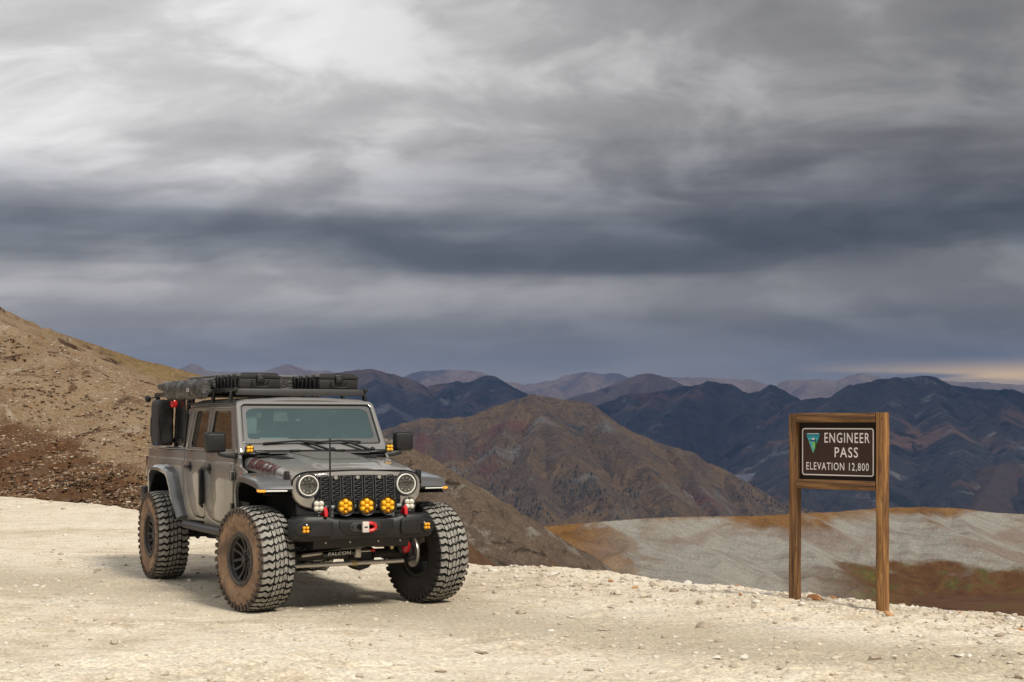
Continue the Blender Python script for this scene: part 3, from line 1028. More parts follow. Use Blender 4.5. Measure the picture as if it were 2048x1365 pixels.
def tyre_mats():
    top = mat('tread_dust_and_sheen', (.27, .26, .23), .8)  # dust, with the sky's reflection on the block tops put into the colour
    T, b = nodes_of(top)
    n = T.noise(objco(T, (20,) * 3), 1, 6, .7)
    T.put(b.inputs['Base Color'], T.ramp(n, [(.3, (.10, .095, .085)), (.47, (.24, .23, .205)), (.65, (.33, .315, .28))]))
    side = mat('sidewall_mud', (.2, .13, .08), .85)
    T, b = nodes_of(side)
    n = T.noise(objco(T, (5,) * 3), 1, 7, .7, .8)
    T.put(b.inputs['Base Color'], T.ramp(n, [(.30, (.075, .05, .036)), (.42, (.16, .10, .06)), (.52, (.25, .155, .09)), (.62, (.30, .19, .11)), (.75, (.17, .14, .115))]))
    bump(T, b, T.noise(objco(T, (60,) * 3), 1, 3, .6), .3, .004)
    lug = mat('lug_mud', (.09, .07, .055), .9)
    T, b = nodes_of(lug)
    n = T.noise(objco(T, (30,) * 3), 1, 4, .65)
    T.put(b.inputs['Base Color'], T.ramp(n, [(.3, (.03, .026, .022)), (.55, (.10, .072, .052)), (.75, (.16, .125, .09))]))
    groove = mat('tyre_rubber', (.014, .013, .012), .9)
    return top, side, lug, groove


M_tread, M_side, M_lug, M_rubber = tyre_mats()
M_inner = dusty('inner_sidewall', (.018, .017, .016), (.10, .075, .055), .3, .85, 8)
M_rim = dusty('black_rim', (.018, .017, .017), (.15, .115, .085), .3, .45, 9)
M_ring = dusty('beadlock_ring', (.035, .033, .032), (.2, .15, .11), .45, .5, 9)


def glass_mat(name, tint, refl, rough=.02, gcol=(.9, .95, .95)):
    m = bpy.data.materials.new(name)
    m.use_nodes = True
    T = NT(m.node_tree)
    T.n.clear()
    out = T.node('ShaderNodeOutputMaterial')
    tr = T.node('ShaderNodeBsdfTransparent')
    T.put(tr.inputs[0], tint)
    gl = T.node('ShaderNodeBsdfGlossy')
    gl.inputs['Roughness'].default_value = rough
    T.put(gl.inputs['Color'], gcol)
    fr = T.node('ShaderNodeFresnel')
    fr.inputs['IOR'].default_value = 1.52
    f = T.math('ADD', T.math('MULTIPLY', fr.outputs[0], 1.25), refl, clamp=True)
    mx = T.node('ShaderNodeMixShader')
    T.l.new(f, mx.inputs[0])
    T.l.new(tr.outputs[0], mx.inputs[1])
    T.l.new(gl.outputs[0], mx.inputs[2])
    T.l.new(mx.outputs[0], out.inputs[0])
    return m


M_glass = glass_mat('windshield_glass', (.74, .90, .87), .36, gcol=(.68, .95, .93))
M_tint = glass_mat('tinted_glass', (.06, .06, .06), .30)

# ================================================================== TRUCK
TX, TY, TYAW = -1.629, 15.186, -1.1106
truck = empty('pickup_truck', (TX, TY, 0.0), TYAW, 'lifted grey four door off road pickup with huge mud tyres parked on pale dirt', 'pickup truck')


def tp(name, mb, m, parent=truck, **kw):
    return mb.build(name, m, parent, **kw)


YTAB = [(.60, .785), (.78, .815), (.95, .822), (1.30, .822), (1.345, .818), (1.365, .806), (1.46, .800), (1.97, .722)]


def ym(z):
    zs = [a for a, _ in YTAB]
    return float(np.interp(z, zs, [b for _, b in YTAB]))


def clipz(poly, z0, z1):
    def half(pl, inside, cut):
        o = []
        for i, p in enumerate(pl):
            q = pl[(i + 1) % len(pl)]
            if inside(p):
                o.append(p)
                if not inside(q): o.append(cut(p, q))
            elif inside(q): o.append(cut(p, q))
        return o
    lin = lambda zc: (lambda p, q: (p[0] + (q[0] - p[0]) * (zc - p[1]) / (q[1] - p[1]), zc))
    pl = half(poly, lambda p: p[1] >= z0 - 1e-9, lin(z0))
    if len(pl) < 3: return []
    pl = half(pl, lambda p: p[1] <= z1 + 1e-9, lin(z1))
    return pl if len(pl) >= 3 else []


def side_panel(name, poly, m=None, inset=0.0, thick=.03, side=-1, bevel=.006, parent=truck, solid=True):
    mb = MB()
    zs = [a for a, _ in YTAB]
    for z0, z1 in zip(zs[:-1], zs[1:]):
        c = clipz(poly, z0, z1)
        if c:
            mb.add([(x, side * (ym(z) - inset), z) for x, z in c], [tuple(range(len(c)))])
    bm = bmesh.new()
    vs = [bm.verts.new(v) for v in mb.v]
    for f in mb.f:
        try: bm.faces.new([vs[i] for i in f])
        except ValueError: pass
    bmesh.ops.remove_doubles(bm, verts=bm.verts[:], dist=1e-4)
    bmesh.ops.recalc_face_normals(bm, faces=bm.faces[:])
    f0 = max(bm.faces, key=lambda f: f.calc_area())
    if f0.normal.y * side < 0: bmesh.ops.reverse_faces(bm, faces=bm.faces[:])
    r = bmesh.ops.extrude_face_region(bm, geom=bm.faces[:])
    nv = [e for e in r['geom'] if isinstance(e, bmesh.types.BMVert)]
    for v in nv: v.co.y += -side * thick
    bmesh.ops.recalc_face_normals(bm, faces=bm.faces[:])
    es = [e for e in bm.edges if len(e.link_faces) == 2 and e.calc_face_angle(0) > R(45)]
    bmesh.ops.bevel(bm, geom=es, offset=bevel, segments=2, profile=.5, affect='EDGES', clamp_overlap=True)
    me = bpy.data.meshes.new(name)
    bm.to_mesh(me)
    bm.free()
    me.materials.append(m or M_paint)
    me.shade_smooth()
    me.set_sharp_from_angle(angle=R(25))
    o = bpy.data.objects.new(name, me)
    col.objects.link(o)
    o.parent = parent
    return o


def frame_panel(name, outer, inner, m, side, inset=0.0, thick=.03, parent=truck, bevel=.005):
    """window frame between two loops of equal length in (x, z)"""
    n = len(outer)
    mb = MB()
    P = lambda p, dy: (p[0], side * (ym(p[1]) - inset - dy), p[1])
    vs = [P(p, 0) for p in outer] + [P(p, 0) for p in inner] + [P(p, thick) for p in outer] + [P(p, thick) for p in inner]
    fs = []
    for i in range(n):
        j = (i + 1) % n
        fs += [(i, j, n + j, n + i), (2 * n + i, 3 * n + i, 3 * n + j, 2 * n + j), (i, 2 * n + i, 2 * n + j, j), (n + i, n + j, 3 * n + j, 3 * n + i)]
    mb.add(vs, fs)
    return mb.build(name, m, parent, bevel=bevel)


def round_poly(poly, r, n=4):
    """round every corner of a polygon"""
    out = []
    N = len(poly)
    for i in range(N):
        p, a, b = Vector(poly[i]), Vector(poly[i - 1]), Vector(poly[(i + 1) % N])
        da, db = (a - p), (b - p)
        rr = min(r, da.length * .45, db.length * .45)
        p0, p1 = p + da.normalized() * rr, p + db.normalized() * rr
        for k in range(n + 1):
            t = k / n
            q = p0 * (1 - t) ** 2 + p * 2 * t * (1 - t) + p1 * t * t
            out.append((q.x, q.y))
    return out


FD = [(-.900, 1.458), (-.925, .82), (-.945, .762), (-.985, .745), (-1.52, .752), (-1.68, .772), (-1.79, .81), (-1.87, .88), (-1.925, .98), (-1.94, 1.08), (-1.94, 1.458)]
RD = [(-1.955, 1.458), (-1.955, .83), (-1.985, .785), (-2.04, .765), (-2.33, .768), (-2.42, .79), (-2.50, .87), (-2.60, 1.02), (-2.68, 1.20), (-2.715, 1.36), (-2.725, 1.458)]
QP = [(-2.74, 1.458), (-2.73, 1.36), (-2.695, 1.195), (-2.615, 1.01), (-2.512, .86), (-2.43, .776), (-2.33, .752), (-2.04, .749), (-2.04, .72), (-2.78, .70), (-2.80, .75), (-2.815, 1.458)]
CS = [(-.885, 1.458), (-.80, 1.44), (-.70, 1.33), (-.52, 1.29), (-.54, .86), (-.60, .74), (-.70, .70), (-.93, .70), (-.93, .762), (-.91, .82)]
RK = [(-.93, .737), (-1.52, .742), (-1.70, .762), (-1.82, .80), (-1.90, .865), (-1.945, .945), (-1.945, .83), (-1.975, .775), (-2.03, .742), (-2.03, .66), (-.93, .66)]
for s in (-1, 1):
    fd = side_panel('front_door', FD, side=s)
    rd = side_panel('rear_door', RD, side=s)
    side_panel('cab_corner', QP, side=s)
    side_panel('cowl_side', CS, side=s, inset=.012)
    side_panel('rocker_panel', RK, side=s, inset=.004)
    # door uppers
    fo = round_poly([(-.905, 1.464), (-1.160, 1.945), (-1.94, 1.955), (-1.94, 1.464)], .02)
    fi = round_poly([(-1.03, 1.497), (-1.262, 1.882), (-1.845, 1.888), (-1.865, 1.497)], .05)
    frame_panel('window_frame', fo, fi, M_paint, s, parent=fd)
    ro = round_poly([(-1.955, 1.464), (-1.955, 1.955), (-2.62, 1.962), (-2.725, 1.464)], .02)
    ri = round_poly([(-2.015, 1.497), (-2.065, 1.890), (-2.545, 1.892), (-2.60, 1.497)], .05)
    frame_panel('window_frame', ro, ri, M_paint, s, parent=rd)
    for par, loop in ((fd, fi), (rd, ri)):
        n = len(loop)
        mb = MB()
        mb.add([(x, s * (ym(z) - .016), z) for x, z in loop], [tuple(range(n))])
        mb.build('window_glass', M_tint, par, smooth=False)
        sealo = [(x, z) for x, z in loop]
        cx, cz = sum(p[0] for p in loop) / n, sum(p[1] for p in loop) / n
        seali = [(cx + (x - cx) * .955, cz + (z - cz) * .94) for x, z in loop]
        frame_panel('window_seal', sealo, seali, M_gloss, s, inset=.004, thick=.01, parent=par, bevel=0)
    # rear quarter divider of the back window
    mb = MB()
    mb.prism([(-2.47, 1.50), (-2.435, 1.89), (-2.465, 1.89), (-2.50, 1.50)], lambda x, z: (x, s * (ym(z) - .004), z), lambda x, z: (x, s * (ym(z) - .02), z))
    mb.build('window_divider', M_gloss, rd, smooth=False)
    # C pillar
    mb = MB()
    mb.prism([(-2.735, 1.462), (-2.63, 1.962), (-2.875, 1.965), (-2.815, 1.462)], lambda x, z: (x, s * ym(z), z), lambda x, z: (x, s * (ym(z) - .10), z))
    tp('rear_pillar', mb, M_paint, bevel=.012)
    # door handles
    for par, hx in ((fd, -1.76), (rd, -2.53)):
        mb = MB()
        y = s * (ym(1.285))
        mb.lathe([(.058, 0), (.056, .006), (.03, .010)], (hx + .02, y, 1.285), (0, s, 0), 20)
        mb.loft([[(hx + dx, y + s * dy, 1.285 + dz) for dy, dz in ((.012, -.018), (.045, -.016), (.050, 0), (.045, .018), (.012, .018))] for dx in (-.085, -.06, .05, .08)])
        mb.build('handle', M_black, par, bevel=.004)
    # hinges on the front doors
    for hz in (1.235, .925):
        mb = MB()
        mb.box((-.885, s * .835, hz), (.075, .03, .09))
        mb.box((-.845, s * .842, hz), (.03, .045, .10), mat=1)
        mb.build('hinge', [M_paint, M_black], fd, bevel=.006)
    # trail badge
    mb = MB()
    mb.lathe([(.026, 0), (.024, .005)], (-.66, s * .812, 1.245), (0, s, 0), 18)
    tp('round_badge', mb, M_red)
    # folding step handle mounted over the door gap
    mb = MB()
    mb.prism([(-1.99, 1.23), (-1.93, 1.27), (-1.90, 1.27), (-1.90, .93), (-1.93, .90), (-1.99, .96)], lambda x, z: (x, s * .832, z), lambda x, z: (x, s * .868, z))
    mb.tube([(-1.885, s * .85, 1.30), (-1.885, s * .885, 1.27), (-1.885, s * .885, .91), (-1.885, s * .85, .88)], .016, 8)
    tp('grab_bracket', mb, M_powder, bevel=.005)
    # rock slider
    mb = MB()
    mb.loft([[(x, s * (.80 + dy), z + dz) for dy, dz in ((0, .045), (.075, .04), (.10, .012), (.10, -.02), (.07, -.04), (0, -.04))] for x, z in ((-.72, .665), (-.80, .66), (-2.52, .655), (-2.60, .668))])
    tp('rock_slider', mb, M_rail, bevel=.008)

# cab tub behind the skins, floor, firewall
mb = MB()
mb.box((-1.78, 0, .76), (2.02, 1.54, .12))
mb.box((-.80, 0, 1.04), (.05, 1.52, .68))
mb.box((-2.80, 0, 1.10), (.05, 1.54, .72))
tp('cab_tub', mb, M_dark)
# cab back wall with window
mb = MB()
mb.box((-2.845, 0, 1.52), (.05, 1.50, .13))
mb.box((-2.85, 0, 1.925), (.05, 1.42, .09))
for s in (-1, 1): mb.box((-2.848, s * .63, 1.72), (.05, .18, .36))
tp('cab_rear_wall', mb, M_paint)
mb = MB()
mb.box((-2.85, 0, 1.73), (.012, 1.10, .32))
tp('rear_window_glass', mb, M_tint)

# roof
def roof():
    xs = [-1.085, -1.10, -1.14, -1.22, -1.5, -1.9, -2.3, -2.7, -2.84, -2.88, -2.895]
    dz = [-.035, -.015, -.004, 0, .006, .008, .008, .004, -.006, -.025, -.06]
    secs = []
    for x, d in zip(xs, dz):
        sec = []
        for k in range(-12, 13):
            a = k / 12
            y = .735 * math.copysign(min(1, abs(a) ** .85), a)
            t = abs(a)
            z = 2.020 + d - .028 * t ** 2 - (.0 if t < .86 else .075 * ((t - .86) / .14) ** 1.8)
            if abs(y) < .33 and x > -1.96: z += .004
            sec.append((x, y, z))
        secs.append(sec)
    mb = MB()
    mb.loft(secs, closed=False)
    o = tp('roof', mb, M_paint, solid=.02, sharp=40)
    mb = MB()
    for s in (-1, 1):
        mb.tube([(-1.10, s * .725, 1.955), (-1.5, s * .735, 1.965), (-2.88, s * .735, 1.968)], .014, 6)
    mb.build('rain_gutter', M_black, o)
    mb = MB()
    mb.box((-1.52, 0, 2.026), (.80, .006, .006))
    mb.build('panel_seam', M_dark, o)
    return o


roof()

# windscreen frame, glass
def wsp(y, t, off=0.0):
    """point of the windscreen plane: t 0 bottom .. 1 top"""
    return (-.800 - .300 * t + off * .86, y, 1.455 + .525 * t + off * .5)


WO = [(-.790, 0.0), (-.735, .93), (-.70, 1.0), (.70, 1.0), (.735, .93), (.790, 0.0)]
WI = [(-.725, .175), (-.688, .885), (-.66, .925), (.66, .925), (.688, .885), (.725, .175)]
wo, wi = round_poly(WO, .05, 5), round_poly(WI, .05, 5)
n = len(wo)
mb = MB()
vs = [wsp(y, t, .012) for y, t in wo] + [wsp(y, t, .012) for y, t in wi] + [wsp(y, t, -.06) for y, t in wo] + [wsp(y, t, -.05) for y, t in wi]
fs = []
for i in range(n):
    j = (i + 1) % n
    fs += [(i, j, n + j, n + i), (2 * n + i, 3 * n + i, 3 * n + j, 2 * n + j), (i, 2 * n + i, 2 * n + j, j), (n + i, n + j, 3 * n + j, 3 * n + i)]
mb.add(vs, fs)
wf = tp('windscreen_frame', mb, M_paint, bevel=.012, seg=3)
mb = MB()
mb.add([wsp(y, t, -.004) for y, t in wi], [tuple(range(n))])
mb.build('windscreen_glass', M_glass, wf, smooth=False)
fi2 = round_poly([(-.672, .275), (-.646, .80), (-.58, .858), (.58, .858), (.646, .80), (.672, .275)], .06, 5)
mb = MB()
mb.add([wsp(y, t, -.001) for y, t in wi] + [wsp(y, t, -.001) for y, t in fi2], [(i, (i + 1) % n, n + (i + 1) % n, n + i) for i in range(n)])
mb.build('black_border', mat('ceramic_border', (.028, .032, .034), .3, 0, .6), wf, smooth=False)
# seal line round the glass
mb = MB()
mb.tube([wsp(y, t, .010) for y, t in wi] + [wsp(wi[0][0], wi[0][1], .010)], .006, 6, cap=False)
mb.build('glass_seal', M_gloss, wf)

# black cowl at the foot of the windscreen
mb = MB()
mb.loft([[(x, y, z) for x, z in ((-.70, 1.455), (-.72, 1.478), (-.765, 1.492), (-.80, 1.47), (-.80, 1.44))] for y in (-.74, -.6, .6, .74)])
tp('cowl_grille', mb, M_black, bevel=.004)

# A pillars side faces
for s in (-1, 1):
    mb = MB()
    a, b_ = wsp(s * .79, 0, .0), wsp(s * .732, .98, 0)
    mb.prism([(0, 0), (1, 0), (1, 1), (0, 1)], lambda u, v: (a[0] + (b_[0] - a[0]) * v - u * .115, s * (.797 + (.727 - .797) * v), a[2] + (b_[2] - a[2]) * v),
             lambda u, v: (a[0] + (b_[0] - a[0]) * v - u * .115, s * (.75 + (.69 - .75) * v), a[2] + (b_[2] - a[2]) * v))
    tp('windscreen_pillar', mb, M_paint, bevel=.012)

# wipers
for y0, y1 in ((.17, -.30), (.60, .12)):
    mb = MB()
    a, b_, c = wsp(y0, -.005, .05), wsp(y0 - .24, .16, .05), wsp(y0 - .33, .20, .04)
    mb.tube([a, b_, c], [.016, .013, .010], 6)
    mb.tube([wsp(y0 - .70, .165, .03), wsp(y0 - .33, .205, .035), wsp(y0 - .10, .185, .03)], .011, 6)
    mb.lathe([(.028, -.02), (.025, .03)], a, (.5, 0, .86), 10)
    tp('wiper', mb, M_dark)

# interior
mb = MB()
mb.loft([[(-.93 + dx, y, z) for dx, z in ((0.0, 1.30), (0.05, 1.48), (-.10, 1.535), (-.30, 1.52), (-.36, 1.44), (-.34, 1.28))] for y in (-.70, -.6, .6, .70)])
tp('dashboard', mb, M_interior, bevel=.02)
mb = MB()
pts = [(-1.36 + .05 * math.sin(t), .37 + .19 * math.cos(t), 1.50 + .18 * math.sin(t)) for t in np.linspace(0, 2 * math.pi, 25)]
mb.tube(pts, .015, 8, cap=False)
mb.box((-1.34, .37, 1.49), (.05, .34, .06))
mb.tube([(-1.2, .37, 1.40), (-1.35, .37, 1.50)], .05, 8)
tp('steering_wheel', mb, M_interior)
for y in (-.37, .37):
    mb = MB()
    mb.loft([[(x + dx, y + dy, z) for dx, dy in ((-.05, -w), (.06, -w), (.09, 0), (.06, w), (-.05, w))] for x, z, w in ((-1.72, 1.05, .24), (-1.76, 1.25, .25), (-1.84, 1.55, .23), (-1.86, 1.64, .17))])
    mb.box((-1.55, y, 1.06), (.5, .48, .12))
    st = tp('front_seat', mb, M_seat, bevel=.03)
    mb = MB()
    mb.box((-1.87, y, 1.745), (.09, .25, .15))
    mb.build('headrest', M_seat, st, bevel=.035)
mb = MB()
mb.box((-2.62, 0, 1.30), (.14, 1.24, .62))
mb.box((-2.40, 0, 1.04), (.45, 1.24, .12))
rs = tp('rear_bench', mb, M_seat, bevel=.04)
for y in (-.4, .4):
    mb = MB()
    mb.box((-2.64, y, 1.70), (.08, .22, .15))
    mb.build('headrest', M_seat, rs, bevel=.03)
mb = MB()
mb.box((-1.20, -.02, 1.84), (.03, .26, .07))
tp('rear_view_mirror', mb, M_interior, bevel=.01)
mb = MB()
mb.box((-1.12, -.33, 1.575), (.02, .30, .07))
tp('dash_sign_plate', mb, mat('pale_teal_plastic', (.35, .42, .40), .5), bevel=.006)
mb = MB()
mb.box((-1.15, -.56, 1.76), (.015, .12, .22))
tp('sun_visor', mb, mat('grey_cloth', (.30, .31, .30), .8), bevel=.006)

# ---- hood ----------------------------------------------------------------
HX0, HX1 = .372, -.785


def hood_pt(x, q, lift=0.0):
    s = min(max((HX0 - x) / (HX0 - HX1), 0), 1)
    w = .640 + .112 * s ** .85
    zc = 1.322 + .132 * s + .020 * math.sin(math.pi * s)
    ze = 1.238 + .066 * s
    a = abs(q)
    if a < .74:
        y, z = .90 * w * a / .74, zc - .030 * (a / .74) ** 2
    else:
        ph = (a - .74) / .26 * math.pi / 2
        y, z = .90 * w + .10 * w * math.sin(ph), ze + (zc - .030 - ze) * math.cos(ph) ** .85
    dome = max(0, min(1, (.345 - y) / .05)) * max(0, min(1, (s - .07) / .16))
    z += .020 * dome * dome * (3 - 2 * dome) + lift
    roll = x - HX0
    return (x, math.copysign(y, q), z)


def hood():
    secs = []
    qs = np.linspace(-1, 1, 61)
    for th in (90, 65, 40, 20):
        t = R(th)
        secs.append([(HX0 + .042 * math.sin(t) - (.03 * abs(p[1]) ** 3 / .26), p[1] * (1 - .012 * math.sin(t)), p[2] - .048 * (1 - math.cos(t))) for p in (hood_pt(HX0, q) for q in qs)])
    for x in np.concatenate([[HX0], np.linspace(HX0 - .03, HX1, 34)]):
        secs.append([(p[0] - .03 * abs(p[1]) ** 3 / .26 * max(0, 1 - (HX0 - x) / .3), p[1], p[2]) for p in (hood_pt(x, q) for q in qs)])
    mb = MB()
    mb.loft(secs, closed=False)
    h = tp('hood', mb, M_paint, solid=.018, sharp=50)
    # centre decal
    dec = round_poly([(-.10, -.25), (-.10, .25), (-.70, .30), (-.70, -.30)], .06)
    mb = MB()
    secs = []
    for x in np.linspace(-.08, -.72, 14):
        hw = .23 + .06 * (-.08 - x) / .64
        if x > -.12: hw -= .05 * (x + .12) / .04
        secs.append([(x, y, hood_pt(x, 1e-6 + y / (.90 * (.640 + .112 * ((HX0 - x) / (HX0 - HX1)) ** .85)) * .74)[2] + .0035) for y in np.linspace(-hw, hw, 9)])
    mb.loft(secs, closed=False)
    mb.build('hood_decal', mat('satin_grey_decal', (.13, .125, .12), .5), h)
    # vents and details
    for s in (-1, 1):
        mb = MB()
        for k in range(4):
            x = -.38 - k * .055
            z = hood_pt(x, s * .42)[2]
            mb.box((x, s * (.44 + .012 * k), z + .004), (.032, .15, .012), (Vector((0, 0, 1)), s * .25))
        mb.build('hood_vent', M_gloss, h, bevel=.003)
        mb = MB()
        x = -.72
        z = hood_pt(x, s * .25)[2]
        mb.box((x, s * .235, z + .018), (.05, .10, .022))
        mb.build('washer_nozzle', M_black, h, bevel=.006)
        # rubber stops and bracket of the ditch lights
        mb = MB()
        x = -.64
        mb.box((x, s * .60, hood_pt(x, s * .62)[2] + .010), (.10, .14, .012))
        mb.tube([(x, s * .53, 1.465), (x, s * .67, 1.475)], .014, 8)
        mb.build('light_bracket', M_powder, h, bevel=.003)
        # latch
        mb = MB()
        p = hood_pt(.30, s * .97)
        mb.loft([[(.30 + dx, s * (p[1] / s * s + 0) + s * dy * 1.0 if False else math.copysign(abs(p[1]) + dy, s), z) for dx, dy in ((-.035, -.01), (.035, -.01), (.028, .03), (-.028, .03))] for z in (1.165, 1.20, 1.27, 1.315)])
        mb.box((.30, math.copysign(abs(p[1]) + .03, s), 1.235), (.03, .02, .13))
        mb.build('hood_latch', M_black, h, bevel=.008)
    return h


HOOD = hood()


def text_mesh(body, size, extrude=.002, spacing=1.0, bold=0.0):
    cu = bpy.data.curves.new('txt', 'FONT')
    cu.body = body
    cu.size = size
    cu.extrude = extrude
    cu.offset = bold
    cu.space_character = spacing
    cu.align_x = 'CENTER'
    cu.align_y = 'CENTER'
    cu.resolution_u = 3
    ob = bpy.data.objects.new('txt', cu)
    col.objects.link(ob)
    dg = bpy.context.evaluated_depsgraph_get()
    dg.update()
    me = bpy.data.meshes.new_from_object(ob.evaluated_get(dg))
    vs = [v.co.copy() for v in me.vertices]
    fs = [tuple(p.vertices) for p in me.polygons]
    bpy.data.objects.remove(ob)
    bpy.data.curves.remove(cu)
    bpy.data.meshes.remove(me)
    return vs, fs


def hood_text():
    vs, fs = text_mesh('RUBICON', .122, .0, 1.0, .0035)
    w = max(v.x for v in vs) - min(v.x for v in vs)
    bm = bmesh.new()
    bv = [bm.verts.new(v) for v in vs]
    for f in fs:
        try: bm.faces.new([bv[i] for i in f])
        except ValueError: pass
    for _ in range(3):
        es = [e for e in bm.edges if e.calc_length() > .012]
        bmesh.ops.subdivide_edges(bm, edges=es, cuts=1, use_grid_fill=True)
        bmesh.ops.triangulate(bm, faces=bm.faces[:])
    bm.verts.index_update()
    vs = [v.co.copy() for v in bm.verts]
    fs = [tuple(v.index for v in f.verts) for f in bm.faces]
    bm.free()
    for s in (-1, 1):
        out = []
        for v in vs:
            x = -.315 + (v.x / w * .66 + .28 * v.y) * (1 if s < 0 else -1)
            q = .880 - v.y * 2.3
            p, pa, pb = Vector(hood_pt(x, s * q)), Vector(hood_pt(x + .01, s * q)), Vector(hood_pt(x, s * (q + .01)))
            nn = (pa - p).cross(pb - p).normalized()
            if nn.z < 0: nn = -nn
            out.append(p + nn * .005)
        mb = MB()
        mb.add(out, fs)
        mb.build('hood_lettering', M_maroon, HOOD, smooth=False, recalc=False)


hood_text()

# ditch lights at the windscreen base
def cube_light(name, c, ax, r, lensmat, parent=truck, n=8, k=4, spread=.5, lr=.42, flat=False):
    """small lamp: cut-corner housing with four lens bowls"""
    c, ax = Vector(c), Vector(ax).normalized()
    mb = MB()
    mb.lathe([(r * .75, -.045), (r, -.02), (r * 1.04, .004), (r * .98, .012), (r * .86, .006)], c, ax, n, a0=math.pi / n)
    h = mb.build(name, M_powder, parent, bevel=.003)
    u = ax.cross(Vector((0, 0, 1))).normalized()
    w = u.cross(ax)
    for i in range(k):
        t = math.pi / 4 + i * math.pi / 2
        p = c + (u * math.cos(t) + w * math.sin(t)) * r * spread
        mb = MB()
        R_ = r * lr
        mb.lathe([(R_, .006), (R_ * .92, .016), (R_ * .6, .026), (R_ * .25, .030), (1e-7, .031)], p, ax, 12 if not flat else 8)
        mb.build('lens', lensmat, h)
    return h


for s in (-1, 1):
    cube_light('ditch_light', (-.62, s * .735, 1.505), (1, -.12 * s, 0), .045, M_amber)

# ---- grille --------------------------------------------------------------
gx = lambda z: .412 - .07 * (z - 1.0)
half = [(0, 1.312), (.50, 1.302), (.585, 1.28), (.632, 1.235), (.645, 1.16), (.625, 1.07), (.57, 1.00), (.47, .965), (0, .955)]
outl = half + [(-y, z) for y, z in half[-2:0:-1]]
outl = round_poly(outl, .05, 4)
mb = MB()
mb.prism(outl, lambda y, z: (gx(z), y, z), lambda y, z: (gx(z) - .10, y * .985, z))
gr = tp('grille', mb, M_paint, bevel=.014, seg=3)
mb = MB()
seam = [(y * 1.006, z + .006) for y, z in outl if z > 1.17]
seam.sort(key=lambda q: q[0])
mb.tube([(gx(z) + .004, y, z) for y, z in seam], .0075, 6)
mb.build('hood_seam', M_liner, gr)
mb = MB()
mb.prism(rrect(.86, .315, .05, 5, 0, 1.135), lambda y, z: (gx(z) + .003, y, z), lambda y, z: (gx(z) - .03, y, z))
mb.build('slot_panel', M_gloss, gr)
for k in range(7):
    cy = (k - 3) * .1085
    o_, i_ = rrect(.092, .272, .03, 4, cy, 1.140), rrect(.076, .256, .024, 4, cy, 1.140)
    n = len(o_)
    mb = MB()
    P = lambda p, d: (gx(p[1]) + d, p[0], p[1])
    vs = [P(p, .004) for p in o_] + [P(p, .018) for p in o_] + [P(p, .018) for p in i_] + [P(p, .0045) for p in i_]
    fs = []
    for a in range(3):
        fs += [(a * n + i, a * n + (i + 1) % n, (a + 1) * n + (i + 1) % n, (a + 1) * n + i) for i in range(n)]
    mb.add(vs, fs)
    for r_ in range(6):
        zz = 1.245 - r_ * .042
        for sg in (-1, 1):
            mb.tube([(gx(zz) + .010, cy + t * .036, zz + sg * .013 * (1 - t * t)) for t in (-1, -.5, 0, .5, 1)], .0045, 5, mat=1)
    mb.build('slot', [mat('slot_edge', (.06, .06, .062), .3, 0, .5) if k == 0 else bpy.data.materials['slot_edge'], M_black], gr)
    if k in (1, 3, 5):
        mb = MB()
        mb.lathe([(.020, 0), (.018, .006), (.0001, .009)], (gx(1.25) + .010, cy, 1.252), (1, 0, .1), 14)
        mb.build('marker_lens', mat('grey_marker_lens', (.30, .29, .26), .3) if k == 1 else bpy.data.materials['grey_marker_lens'], gr)

for s in (-1, 1):
    c = (gx(1.183), s * .487, 1.183)
    mb = MB()
    mb.lathe([(.118, -.03), (.118, .012), (.110, .020), (.098, .014), (.096, -.01)], c, (1, 0, 0), 40)
    hl = tp('headlight', mb, M_rail)
    mb = MB()
    mb.lathe([(.0965, -.004), (.0965, .022), (.094, .028), (.0885, .027), (.086, .010)], c, (1, 0, 0), 40, closed=True)
    mb.build('halo_ring', M_halo, hl)
    mb = MB()
    mb.lathe([(.086, .000), (.06, -.01), (1e-6, -.02)], c, (1, 0, 0), 32)
    mb.build('reflector', mat('dark_reflector', (.035, .034, .03), .35, .0) if s < 0 else bpy.data.materials['dark_reflector'], hl)
    for zz, hh in ((.028, .010), (-.026, .008)):
        mb = MB()
        mb.box((c[0] + .014, c[1], c[2] + zz), (.012, .150, hh))
        mb.build('lamp_bar', mat('lamp_bar_grey', (.28, .28, .27), .2, .5) if 'lamp_bar_grey' not in bpy.data.materials else bpy.data.materials['lamp_bar_grey'], hl, bevel=.002)
    for k in range(10):
        t = 2 * math.pi * (k + .3) / 10
        if abs(math.sin(t)) < .35: continue
        mb = MB()
        mb.box((c[0] + .010, c[1] + .060 * math.cos(t), c[2] + .060 * math.sin(t)), (.012, .022, .014), (Vector((1, 0, 0)), t))
        mb.build('reflector_facet', M_chrome, hl, bevel=.002)
    mb = MB()
    mb.lathe([(.030, .004), (.026, .016), (.012, .022), (1e-6, .023)], c, (1, 0, 0), 20)
    mb.build('projector', M_gloss, hl)
    mb = MB()
    mb.lathe([(.086, .024), (.07, .028), (.04, .031), (1e-6, .032)], c, (1, 0, 0), 32)
    mb.build('lens_cover', glass_mat('lamp_cover', (.97, .97, .97), .0) if s < 0 else bpy.data.materials['lamp_cover'], hl)

